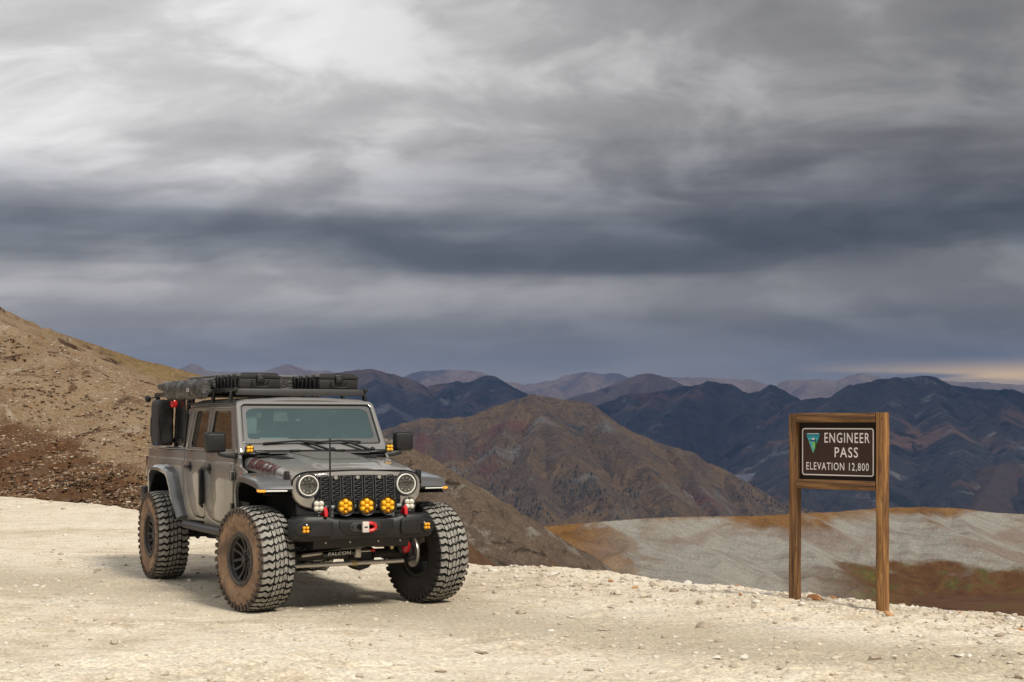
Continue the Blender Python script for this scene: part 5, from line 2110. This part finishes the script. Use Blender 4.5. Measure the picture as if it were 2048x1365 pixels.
def side_bag():
    o = on_truck('storage_bag', -3.56, -.865, 1.50, 'tall black padded fabric bag strapped upright to the bed rack', 'bag')
    secs = []
    for i in range(20):
        t = i / 19
        z = t * .52
        sx, sy = .38, .185
        k = 1 - .25 * max(0, (t - .86) / .14) ** 2 - .12 * max(0, (.10 - t) / .10) ** 2
        secs.append([(a * k + .03 * (t - .5), b * k, z) for a, b in rrect(sx, sy, .05, 4)])
    mb = MB()
    mb.loft(noisy_loft(secs, .022, .5, 21))
    b = mb.build('body', M_fabric, o, sharp=70)
    mb = MB()
    mb.box((-.09, -.087, .075), (.07, .004, .016))
    mb.build('tag', M_white, o)
    mb = MB()
    mb.tube([(-.18, -.05, .46), (-.17, -.09, .30), (-.17, -.092, .10)], .006, 6)
    mb.build('piping', M_powder, o)
    mb = MB()
    mb.tube([(.18, -.06, .02), (.18, -.085, .25), (.17, -.06, .48)], .006, 6)
    mb.build('piping', M_powder, o)
    mb = MB()
    mb.box((.10, -.092, .02), (.02, .004, .05))
    mb.build('strap_end', mat('blue_webbing', (.02, .10, .32), .7), o)


side_bag()
o = on_truck('red_pouch', -3.30, -.80, 1.93, 'small red and black pouch hanging on the bed rack under the awning', 'pouch')
mb = MB()
mb.loft(noisy_loft([[(a * k, b * k, z) for a, b in rrect(.10, .07, .025, 3)] for z, k in ((0, .7), (.02, 1), (.05, 1.05), (.09, .95), (.10, .6))], .012, .9, 4))
mb.build('body', M_red, o, sharp=60)
mb = MB()
mb.box((0, 0, .115), (.13, .09, .03))
mb.build('flap', M_fabric, o, bevel=.008)

# ================================================================== SIGN
def wood(name, tone=1.0):
    m = mat(name, (.3, .15, .05), .75)
    T, b = nodes_of(m)
    tc = T.node('ShaderNodeTexCoord').outputs['Object']
    mp = T.node('ShaderNodeMapping')
    mp.inputs['Scale'].default_value = (13, 13, .9)
    T.l.new(tc, mp.inputs[0])
    g = T.noise(mp.outputs[0], 1, 7, .65, 1.6)
    mp2 = T.node('ShaderNodeMapping')
    mp2.inputs['Scale'].default_value = (60, 60, 2.2)
    T.l.new(tc, mp2.inputs[0])
    fine = T.noise(mp2.outputs[0], 1, 4, .6, .6)
    mp3 = T.node('ShaderNodeMapping')
    mp3.inputs['Scale'].default_value = (9, 9, 4.2)
    T.l.new(tc, mp3.inputs[0])
    kn = T.voro(mp3.outputs[0], 1.0)[0]
    k = T.maprange(kn, .06, .20, 1, 0, True)
    c = T.ramp(g, [(.28, (.045, .02, .009)), (.42, (.12, .054, .018)), (.52, (.21, .10, .030)), (.62, (.30, .155, .05)), (.75, (.25, .15, .07))])
    c = T.mix(T.maprange(fine, .50, .68, 0, .7), c, (.035, .014, .005))
    c = T.mix(T.math('MULTIPLY', k, .6), c, (.08, .03, .01))
    br_ = (tone,) * 3
    c = T.mix(1.0, c, br_, 'MULTIPLY')
    T.put(b.inputs['Base Color'], c)
    bump(T, b, T.math('ADD', g, T.math('MULTIPLY', fine, .6)), .6, .010)
    return m


def sign():
    # right post foot and left post foot, on the ground
    xr, yr = (1765 - 1024) / FPX * 14.55, 14.55
    xl, yl = (1590 - 1024) / FPX * 15.20, 15.20
    ang = math.atan2(yr - yl, xr - xl)
    W = math.hypot(xr - xl, yr - yl)
    zg = float(ground_z(xr, yr))
    o = empty('elevation_sign', (xl, yl, 0), ang, 'brown pass sign with white lettering in a weathered wooden post frame', 'sign')
    zl, zr = float(ground_z(xl, yl)), zg
    top = 1.855
    rndm = random.Random(3)

    def post(name, x, zb, w, d, ztop, tone):
        mb = MB()
        n = 14
        secs = []
        for i in range(n):
            t = i / (n - 1)
            z = zb - .35 + (ztop - zb + .35) * t
            jx, jy = rndm.uniform(-.0018, .0018), rndm.uniform(-.0018, .0018)
            kk = 1 + (.06 if t < .3 else 0) * (1 - t / .3)
            secs.append([(x + jx + a * kk, jy + b * kk, z) for a, b in rrect(w, d, .008, 2)])
        mb.loft(secs)
        return mb.build(name, wood('weathered_wood_' + name, tone), o, sharp=40)

    post('post', 0, zl, .085, .090, top - .006, .9)
    p2 = post('post', W, zr, .088, .095, top + .004, 1.3)  # lighter tone paints the sun's highlight onto the right post

    def rail(z0, z1, y, x0, x1):
        mb = MB()
        secs = []
        for i in range(9):
            t = i / 8
            x = x0 + (x1 - x0) * t
            secs.append([(rndm.uniform(-.001, .001) + (z - (z0 + z1) / 2), y + b, x) for b, z in [(-.045, z0), (.045, z0), (.045, z1), (-.045, z1)]])
        # built along local z so that the grain runs lengthwise, then turned level
        mb.loft([[(a, b, c - (x0 + x1) / 2) for a, b, c in s] for s in secs])
        r = mb.build('rail', wood('weathered_wood_rail', .85), o, bevel=.004, sharp=40)
        r.location = ((x0 + x1) / 2, 0, (z0 + z1) / 2)
        r.rotation_euler = (0, R(90), 0)
        return r

    rail(top - .088, top, -.012, .049, W - .052)
    rail(1.135, 1.222, -.012, .049, W - .052)
    # panel
    pw, ph = W - .150, .470
    cx, cz = W / 2 - .012, 1.487
    yf = .012
    mb = MB()
    mb.prism(rrect(pw, ph, .03, 5, cx, cz), lambda x, z: (x, yf, z), lambda x, z: (x, yf + .004, z))
    brown = mat('brown_sign_sheeting', (.05, .028, .020), .5, spec=.2)
    pan = mb.build('sign_panel', brown, o, smooth=False)
    mb = MB()
    mb.box((cx, .040, cz), (W - .11, .018, .58))
    mb.build('backing_board', mat('dark_plywood', (.018, .012, .009), .8), o)
    ivory = mat('ivory_reflective', (.80, .74, .71), .5)
    # border line
    oo, ii = rrect(pw - .022, ph - .022, .026, 5, cx, cz), rrect(pw - .042, ph - .042, .018, 5, cx, cz)
    n = len(oo)
    mb = MB()
    mb.add([(x, yf - .0015, z) for x, z in oo] + [(x, yf - .0015, z) for x, z in ii], [(i, (i + 1) % n, n + (i + 1) % n, n + i) for i in range(n)])
    mb.build('border', ivory, pan, smooth=False)

    def write(body, x, z, h, width, bold=.0):
        vs, fs = text_mesh(body, 1.0, 0.0, 1.16, bold)
        x0, x1 = min(v.x for v in vs), max(v.x for v in vs)
        z0, z1 = min(v.y for v in vs), max(v.y for v in vs)
        if ',' in body: z0 = z1 - .70
        mb = MB()
        mb.add([(x + (v.x - (x0 + x1) / 2) / (x1 - x0) * width, yf - .0022, z + (v.y - (z0 + z1) / 2) / (z1 - z0) * h) for v in vs], fs)
        mb.build('lettering', ivory, pan, smooth=False)

    L_ = cx - pw / 2
    fx = lambda f: L_ + f * pw
    fz = lambda f: cz + ph / 2 - f * ph
    write('ENGINEER', fx(.630), fz(.215), .096, pw * .61, .006)
    write('PASS', fx(.622), fz(.505), .096, pw * .315, .006)
    write('ELEVATION 12,800', fx(.498), fz(.790), .072, pw * .85, .003)
    # triangular agency emblem
    tx, tz, tw, th = fx(.168), fz(.115), pw * .225, ph * .43

    def flat(name, polys, m, lift):
        mb = MB()
        for pl in polys:
            mb.add([(tx + a * tw, yf - lift, tz - b * th) for a, b in pl], [tuple(range(len(pl)))])
        return mb.build(name, m, pan, smooth=False)

    tri = round_poly([(-.5, 0), (.5, 0), (.0, 1.02)], .06)
    em = flat('emblem_border', [tri], mat('emblem_dark_green', (.006, .045, .035), .5), .0022)
    inn = round_poly([(-.42, .07), (.42, .07), (.0, .96)], .05)
    flat('emblem_sky', [inn], mat('emblem_teal', (.05, .45, .55), .5), .0030)
    hw = lambda b: .42 * (1 - (b - .07) / .89)
    flat('emblem_land', [[(-hw(.42) + .01, .42), (-.12, .36), (.05, .44), (.18, .38), (hw(.42) - .01, .43), (hw(.60), .60), (.0, .94), (-hw(.60), .60)]], mat('emblem_green', (.22, .55, .09), .5), .0038)
    flat('emblem_river', [[(-.16, .47), (.02, .52), (-.10, .60), (.06, .70), (.00, .86), (-.06, .80), (-.04, .70), (-.20, .58)], [(-.20, .44), (.10, .445), (.06, .47), (-.16, .465)]], mat('emblem_blue', (.04, .34, .62), .5), .0046)
    flat('emblem_peak', [[(-.10, .31), (-.04, .25), (.0, .27), (.06, .23), (.12, .31), (.02, .34)]], ivory, .0046)
    flat('emblem_mountain', [[(-.30, .40), (-.14, .31), (.0, .34), (.14, .31), (.28, .40), (.1, .43), (-.1, .42)]], mat('emblem_navy', (.01, .12, .22), .5), .0042)
    tree = [(.17, .22)]
    for k in range(5):
        zz = .30 + k * .09
        tree += [(.17 + .03 + .012 * k, zz), (.17 + .012, zz - .005)]
    tree += [(.20, .74), (.15, .78), (.13, .76)]
    for k in range(4, -1, -1):
        zz = .30 + k * .09
        tree += [(.17 - .012, zz - .005), (.17 - .03 - .012 * k, zz)]
    flat('emblem_tree', [tree], mat('emblem_tree_green', (.01, .09, .02), .5), .0054)
    flat('emblem_band', [[(-.40, .10), (.40, .10), (.37, .155), (-.37, .155)], [(-.34, .185), (.34, .185), (.32, .225), (-.32, .225)]], mat('emblem_band_teal', (.01, .17, .22), .5), .0054)
    flat('emblem_title', [[(-.36, .028), (.36, .028), (.35, .052), (-.35, .052)]], ivory, .0054)
    # nail head on the post
    mb = MB()
    mb.lathe([(.008, 0), (.006, .003)], (W + .022, -.0485, 1.80), (0, -1, 0), 10)
    mb.build('nail_head', M_dark, p2)
    return o


SIGN = sign()
# ================================================================== ROCKS
def rock_mesh(seed, sub=2, flat=.6, name='rock'):
    rn = np.random.RandomState(seed)
    bm = bmesh.new()
    bmesh.ops.create_icosphere(bm, subdivisions=sub, radius=1)
    for _ in range(16):
        n = Vector(rn.normal(size=3)).normalized()
        d = rn.uniform(.42, .72)
        for v in bm.verts:
            k = v.co.dot(n) - d
            if k > 0: v.co -= n * k
    for v in bm.verts:
        v.co *= 1 + rn.uniform(-.05, .05)
        v.co.z *= flat
    me = bpy.data.meshes.new(name)
    bm.to_mesh(me)
    bm.free()
    me.shade_smooth()
    me.set_sharp_from_angle(angle=R(32))
    return me


def stone_mat(name, cols, sc=6):
    m = mat(name, cols[0], .9, spec=.2)
    T, b = nodes_of(m)
    n = T.noise(objco(T, (sc,) * 3, world_space=True), 1, 6, .65, .5)
    T.put(b.inputs['Base Color'], T.ramp(n, [(.28 + .44 * i / (len(cols) - 1), c) for i, c in enumerate(cols)]))
    bump(T, b, T.noise(objco(T, (sc * 6,) * 3, world_space=True), 1, 4, .65), .6, .012)
    return m


M_stone = stone_mat('cream_stone', [(.46, .38, .28), (.60, .53, .42), (.68, .62, .53)])
M_stone2 = stone_mat('white_stone', [(.50, .45, .37), (.68, .64, .57), (.74, .71, .66)])
M_stone3 = stone_mat('grey_brown_stone', [(.30, .24, .175), (.43, .36, .28), (.50, .46, .40)])
M_stone4 = stone_mat('rust_stone', [(.22, .085, .03), (.42, .20, .08), (.52, .34, .19)])
SM = {'c': M_stone, 'w': M_stone2, 'b': M_stone3, 'o': M_stone4}
protos = {}
for kk, mm in SM.items():
    for i in range(5):
        me = rock_mesh(hash(kk) % 97 * 0 + ord(kk) * 7 + i, 2, .62)
        me.materials.append(mm)
        protos[kk, i] = me
rr = random.Random(11)


def rock(u, v, wpx, k='c', hpx=None, label=None, group=None, sink=.36):
    """one stone standing where the photograph shows it: u, v foot in photo pixels, wpx its width"""
    x, y = GP(u, v)
    for _ in range(3):
        z = float(ground_z(x, y))
        if z < -.6: z = -.1
        x, y = GP(u, v, z)
    w = wpx / FPX * y / 2
    h = (hpx or wpx * .55) / FPX * y
    o = bpy.data.objects.new('rock', protos[k, rr.randrange(5)])
    o.location = (x, y, float(ground_z(x, y)) + h * (.5 - sink))
    o.scale = (w, w * rr.uniform(.75, 1.05), h * .5 / .62 * 1.25)
    o.rotation_euler = (rr.uniform(-.15, .15), rr.uniform(-.15, .15), rr.uniform(0, 6.28))
    col.objects.link(o)
    nm = {'c': 'cream', 'w': 'whitish', 'b': 'grey brown', 'o': 'rusty orange'}[k]
    if label: tag(o, label, 'rock')
    else:
        dl = float(edge_signed(np.array([x]), np.array([y]))[0])
        ds = math.hypot(x - SIGN.location.x - .4, y - SIGN.location.y + .3)
        q = TM.inverted() @ Vector((x, y, 0))
        dt = max(abs(q.x + 1.7) - 2.4, abs(q.y) - 1.0)
        size = 'large' if 2 * w > .16 else ('small' if 2 * w < .07 else 'fist sized')
        if ds < 1.3: pl = 'beside the wooden sign posts'
        elif dl > -.9: pl = 'on the broken lip of the drop'
        elif dt < 1.2: pl = 'on the dirt close to the truck tyres'
        elif ds < 3.2: pl = 'on the open dirt in front of the sign'
        else: pl = 'half sunk in the bare dirt of the pull out'
        tag(o, size + ' ' + nm + ' rock ' + pl, 'rock', size + ' ' + nm + ' rocks ' + pl)
    return o


rock(228, 1288, 32, 'b', 18, 'lone tan rock on bare dirt in front of the truck, well clear of its tyres')
rock(431, 1197, 27, 'b', 11, 'flat brown rock touching the front tyre on the passenger side')
rock(190, 1147, 11, 'b', 16, 'small upright grey stone on the dirt beside the rear tyre')
rock(1630, 1199, 46, 'o', 19, 'largest rusty orange rock on the lip behind the wooden sign posts')
rock(1108, 1152, 30, 'w', 12, 'wide white rock on the lip beside the truck')
rock(1753, 1318, 36, 'b', 20, 'big two tone grey rock in front of the sign, its largest neighbour')
rock(1490, 1319, 29, 'w', 17, 'whitish blocky rock alone on bare dirt in front of the sign')
for a in [(107, 1101, 11, 'b'), (202, 1165, 9, 'b'), (290, 1220, 13, 'c'), (190, 1241, 11, 'b'), (405, 1116, 11, 'b'), (398, 1178, 13, 'c'), (1033, 1145, 13, 'c'), (1243, 1166, 15, 'w'), (1271, 1169, 20, 'c'), (1337, 1174, 28, 'c'),
          (1376, 1175, 30, 'w'), (1083, 1204, 28, 'c'), (1153, 1190, 12, 'b'), (1228, 1216, 36, 'b', 12), (1042, 1228, 36, 'b', 12), (968, 1171, 15, 'c'), (997, 1176, 15, 'b'), (1286, 1194, 28, 'c'), (1398, 1207, 26, 'b', 17),
          (1209, 1260, 52, 'b', 8), (965, 1308, 36, 'b', 11), (1090, 1303, 42, 'c', 12), (801, 1274, 11, 'b'), (720, 1157, 12, 'b'), (939, 1198, 14, 'c'), (1457, 1184, 22, 'w', 14), (1472, 1176, 17, 'o', 9), (1424, 1175, 18, 'c', 8),
          (1515, 1212, 20, 'c', 10), (1464, 1214, 24, 'c', 11), (1665, 1199, 22, 'o', 9), (1711, 1203, 10, 'o', 7), (1685, 1220, 23, 'c', 15), (1605, 1212, 28, 'w', 8), (1623, 1216, 20, 'w', 8), (1651, 1246, 18, 'c', 10), (1574, 1240, 22, 'c', 11),
          (1550, 1246, 16, 'b', 7), (1406, 1254, 46, 'b', 18), (1804, 1215, 20, 'w', 9), (1824, 1216, 17, 'w', 9), (1901, 1228, 22, 'w', 11), (1923, 1230, 26, 'o', 10), (1862, 1227, 14, 'c', 6), (2042, 1265, 16, 'o', 11), (1957, 1268, 16, 'w', 9),
          (1901, 1254, 16, 'b', 7), (1998, 1286, 20, 'w', 9), (1788, 1317, 24, 'w', 11), (1433, 1312, 30, 'w', 9), (1778, 1331, 22, 'b', 9), (1972, 1322, 22, 'w', 8), (1921, 1313, 38, 'w', 10), (1994, 1309, 36, 'b', 12), (1935, 1345, 20, 'b', 8),
          (2036, 1358, 28, 'b', 16), (1811, 1358, 30, 'b', 14), (640, 1340, 24, 'c', 8), (720, 1352, 30, 'b', 8), (880, 1345, 34, 'b', 9), (330, 1350, 26, 'b', 7), (1180, 1342, 36, 'b', 10), (1290, 1330, 22, 'b', 7), (1000, 1262, 16, 'c', 6),
          (1350, 1275, 18, 'c', 6), (1120, 1250, 14, 'b', 6), (1640, 1290, 16, 'c', 7), (1560, 1340, 20, 'b', 8), (700, 1255, 12, 'c', 5), (120, 1330, 22, 'c', 6), (60, 1240, 12, 'b', 5), (1840, 1275, 24, 'w', 8), (1730, 1262, 16, 'c', 7)]:
    rock(a[0], a[1], a[2], a[3], a[4] if len(a) > 4 else None)
for i in range(60):
    u = rr.uniform(0, 2048)
    t = rr.random()
    e = float(np.interp(u, [p[0] for p in EDGE_PX], [p[1] for p in EDGE_PX]))
    if u < 950:
        v = e + 6 + (1360 - e) * t
        if 270 < u < 940 and v < 1225: continue
    else:
        v = e + 4 + (1360 - e) * t ** (2.2 if u > 1000 else 1.2)
    rock(u, v, rr.uniform(8, 15) if t > .3 else rr.uniform(8, 20), rr.choice('ccbwcb'), None)


# broken rubble along the lip of the drop
for i in range(46):
    u = rr.uniform(930, 2048)
    e = float(np.interp(u, [q[0] for q in EDGE_PX], [q[1] for q in EDGE_PX]))
    w_ = rr.choice((9, 10, 12, 14, 16, 20, 24))
    rock(u, e + rr.uniform(-2, 14) + rr.random() ** 3 * 30, w_, rr.choice('ccbcbwco' if i % 3 else 'cbbc'), w_ * rr.uniform(.38, .62), sink=rr.uniform(.2, .4))


# ---- loose gravel: too many to count ----------------------------------------
def scatter_stones(name, P, S, mats_, seed, kind='stuff', zf=.6):
    """many faceted pebbles in one mesh"""
    rn = np.random.RandomState(seed)
    g = (1 + 5 ** .5) / 2
    iv = np.array([(-1, g, 0), (1, g, 0), (-1, -g, 0), (1, -g, 0), (0, -1, g), (0, 1, g), (0, -1, -g), (0, 1, -g), (g, 0, -1), (g, 0, 1), (-g, 0, -1), (-g, 0, 1)]) / math.sqrt(1 + g * g)
    it = np.array([(0, 11, 5), (0, 5, 1), (0, 1, 7), (0, 7, 10), (0, 10, 11), (1, 5, 9), (5, 11, 4), (11, 10, 2), (10, 7, 6), (7, 1, 8), (3, 9, 4), (3, 4, 2), (3, 2, 6), (3, 6, 8), (3, 8, 9), (4, 9, 5), (2, 4, 11), (6, 2, 10), (8, 6, 7), (9, 8, 1)])
    n = len(P)
    V = iv[None] * (1 + rn.uniform(-.28, .28, (n, 12, 1)))
    a = rn.uniform(0, 6.28, n)
    c, s = np.cos(a)[:, None], np.sin(a)[:, None]
    ax = rn.uniform(.7, 1.35, (n, 1))
    x, y, z = V[:, :, 0] * ax, V[:, :, 1] / ax, V[:, :, 2] * zf * rn.uniform(.6, 1.2, (n, 1))
    V = np.stack([c * x - s * y, s * x + c * y, z], 2) * S[:, None, None] + P[:, None]
    F = it[None] + (np.arange(n) * 12)[:, None, None]
    me = bpy.data.meshes.new(name)
    me.vertices.add(n * 12)
    me.vertices.foreach_set('co', V.ravel())
    me.loops.add(n * 60)
    me.loops.foreach_set('vertex_index', F.ravel().astype(np.int32))
    me.polygons.add(n * 20)
    me.polygons.foreach_set('loop_start', np.arange(n * 20) * 3)
    me.polygons.foreach_set('loop_total', np.full(n * 20, 3))
    for m_ in mats_: me.materials.append(m_)
    me.polygons.foreach_set('material_index', np.repeat(rn.randint(0, len(mats_), n), 20).astype(np.int32))
    me.update(calc_edges=True)
    o = bpy.data.objects.new(name, me)
    col.objects.link(o)
    o['kind'] = kind
    return o


def gravel():
    rn = np.random.RandomState(3)
    N = 26000
    u = rn.uniform(-150, 2200, N)
    v = 1365 - (1365 - 985) * rn.rand(N) ** .8 + 20
    D = FPX * CAMH / (v - HOR)
    x, y = (u - 1024) / FPX * D, D
    d = edge_signed(x, y)
    dens = .11 + .8 * np.clip(1 + d / 2.2, 0, 1) * (u > 900) + .45 * np.clip(fbm(x / 1.2 + 3, y / 1.2, 3) * 2 + .1, 0, 1)
    keep = (d < .35) & (rn.rand(N) < dens)
    x, y, d = x[keep], y[keep], d[keep]
    s = np.clip(rn.lognormal(math.log(.0095), .6, len(x)), .004, .036) * (y / 14) ** .5 * (1 + .5 * np.clip(1 + d / 1.6, 0, 1) * (x > -1))
    z = ground_z(x, y) + s * .1
    scatter_stones('gravel', np.stack([x, y, z], 1), s, [M_stone, M_stone2, M_stone3, M_stone, M_stone3, M_stone], 8)['label'] = 'loose pale gravel strewn over the dirt'


gravel()


def scree():
    rn = np.random.RandomState(5)
    N = 90000
    u = rn.uniform(-250, 420, N)
    y = rn.uniform(38, 79, N)
    x = (u - 1024) / FPX * y
    z = sample(lx, ly, LZ, x, y)
    vv = HOR - (z - CAMH) / y * FPX
    dens = .35 + .9 * np.clip(fbm(x / 3.2, y / 3.2 + 8, 3) * 2, 0, 1) + .5 * np.clip((vv - 820) / 150, 0, 1)
    keep = (rn.rand(N) < dens * .62) & (vv < 1040)
    x, y, z = x[keep], y[keep], z[keep]
    s = np.clip(rn.lognormal(math.log(.030), .5, len(x)), .014, .11)
    m1 = stone_mat('scree_tan', [(.17, .11, .065), (.28, .20, .13), (.36, .28, .20)], 2)
    m2 = stone_mat('scree_pale', [(.30, .24, .17), (.42, .36, .28), (.50, .45, .38)], 2)
    m3 = stone_mat('scree_rust', [(.12, .055, .025), (.24, .12, .05), (.34, .20, .10)], 2)
    scatter_stones('scree_stones', np.stack([x, y, z], 1), s, [m1, m1, m3, m2, m1, m1], 9)['label'] = 'broken tan scree covering the near hillside'
    return m3


scree()


def tufts():
    """low dark alpine cushion plants on the scree hill, in drifts along the slope"""
    rn = np.random.RandomState(6)
    V, F = [], []
    zones = [(-150, 60, 690, 790, 12), (0, 120, 740, 830, 18), (60, 160, 740, 800, 8), (100, 200, 780, 840, 9), (190, 300, 815, 880, 14), (-200, 200, 900, 1010, 200), (120, 330, 960, 1040, 90), (0, 120, 640, 720, 16), (60, 280, 840, 960, 12)]
    Yg = np.linspace(38, 79, 260)
    for u0, u1, v0, v1, n in zones:
        for _ in range(n):
            u = rn.uniform(u0, u1)
            t = rn.rand()
            v = v0 + (v1 - v0) * t
            if (u0, v0) == (-200, 900) and v < 905 + (u + 0) * .30: continue
            xg = (u - 1024) / FPX * Yg
            zg = sample(lx, ly, LZ, xg, Yg)
            vg = HOR - (zg - CAMH) / Yg * FPX
            i = np.argmax(vg < v)
            if i == 0: continue
            x, y, z = xg[i], Yg[i], zg[i]
            cl = rn.randint(2, 7)
            for _k in range(cl):
                ox, oy = rn.normal(0, .55), rn.normal(0, .25)
                xx, yy = x + ox, y + oy
                zz = float(sample(lx, ly, LZ, np.array([xx]), np.array([yy]))[0])
                r = rn.uniform(.04, .12)
                for _b in range(14):
                    a, el = rn.uniform(0, 6.28), rn.uniform(.15, 1.2)
                    d = np.array([math.cos(a) * math.cos(el), math.sin(a) * math.cos(el), math.sin(el) * .8])
                    p = np.array([xx, yy, zz]) + np.array([math.cos(a), math.sin(a), 0]) * r * rn.uniform(0, .7)
                    w = np.array([-math.sin(a), math.cos(a), 0]) * r * .22
                    b = len(V)
                    V += [p - w, p + w, p + d * r * .8 + w * .6, p + d * r * .9 - w * .6]
                    F.append((b, b + 1, b + 2, b + 3))
    m = mat('dark_heather', (.05, .026, .014), .9)
    T, bb = nodes_of(m)
    n = T.noise(objco(T, (.8,) * 3, world_space=True), 1, 4, .6)
    T.put(bb.inputs['Base Color'], T.ramp(n, [(.3, (.06, .034, .020)), (.5, (.10, .058, .03)), (.7, (.15, .088, .042))]))
    o = link_mesh('cushion_plants', V, F, m, smooth=False, recalc=False, kind='stuff')
    o['label'] = 'dark brown low alpine plants in drifts on the scree hill'


tufts()


def conifers():
    """spruces on the far peak, a few pixels each"""
    rn = np.random.RandomState(8)
    V, F = [], []
    zones = [((985, 905), 60, 70, 40), ((1030, 885), 55, 40, 16), ((960, 975), 70, 70, 70), ((990, 1010), 110, 40, 90), ((1135, 960), 40, 40, 26), ((1180, 990), 80, 50, 80), ((1270, 1000), 70, 50, 60), ((1060, 1030), 70, 22, 70), ((1500, 985), 50, 30, 60),
             ((1560, 1010), 60, 22, 80), ((1610, 1022), 50, 14, 50), ((880, 1000), 40, 60, 40)]
    Y = np.linspace(DC - 1250, DC + 40, 500)
    for (cu, cv), su, sv, n in zones:
        for _ in range(n):
            u, v = cu + rn.normal() * su * .5, cv + rn.normal() * sv * .5
            x = (u - 1024) / FPX * Y
            z = sample(cxs, cys, CZ, x, Y)
            vg = HOR - (z - CAMH) / Y * FPX
            i = np.argmax(vg < v)
            if i == 0: continue
            h = rn.uniform(3, 8)
            r = h * rn.uniform(.20, .30)
            px, py, pz = x[i], Y[i], z[i]
            for lv in range(3):
                b = len(V)
                z0, z1, rr_ = pz + h * (.08 + .28 * lv), pz + h * (.50 + .25 * lv), r * (1 - .28 * lv)
                k = 6
                for q in range(k):
                    a = 6.283 * q / k + lv
                    V.append((px + rr_ * math.cos(a), py + rr_ * math.sin(a), z0 - (q % 2) * h * .04))
                V.append((px, py, z1))
                F += [(b + q, b + (q + 1) % k, b + k) for q in range(k)]
    o = link_mesh('distant_spruces', V, F, mat('spruce_green', (.008, .014, .009), .95), smooth=False, recalc=False, kind='stuff')
    o['label'] = 'scattered dark spruces on the flanks of the brown peak'


conifers()
# ================================================================== HAZE
def haze():
    mb = MB()
    mb.box((0, 8000, -180), (26000, 18500, 1640))
    m = bpy.data.materials.new('mountain_air')
    m.use_nodes = True
    T = NT(m.node_tree)
    T.n.clear()
    out = T.node('ShaderNodeOutputMaterial')
    v = T.node('ShaderNodeVolumePrincipled')
    v.inputs['Color'].default_value = (.24, .46, 1.0, 1)
    v.inputs['Density'].default_value = 2.5e-5
    v.inputs['Anisotropy'].default_value = 0
    T.l.new(v.outputs[0], out.inputs['Volume'])
    o = mb.build('haze', m, smooth=False, kind='stuff')
    o.visible_shadow = True


haze()
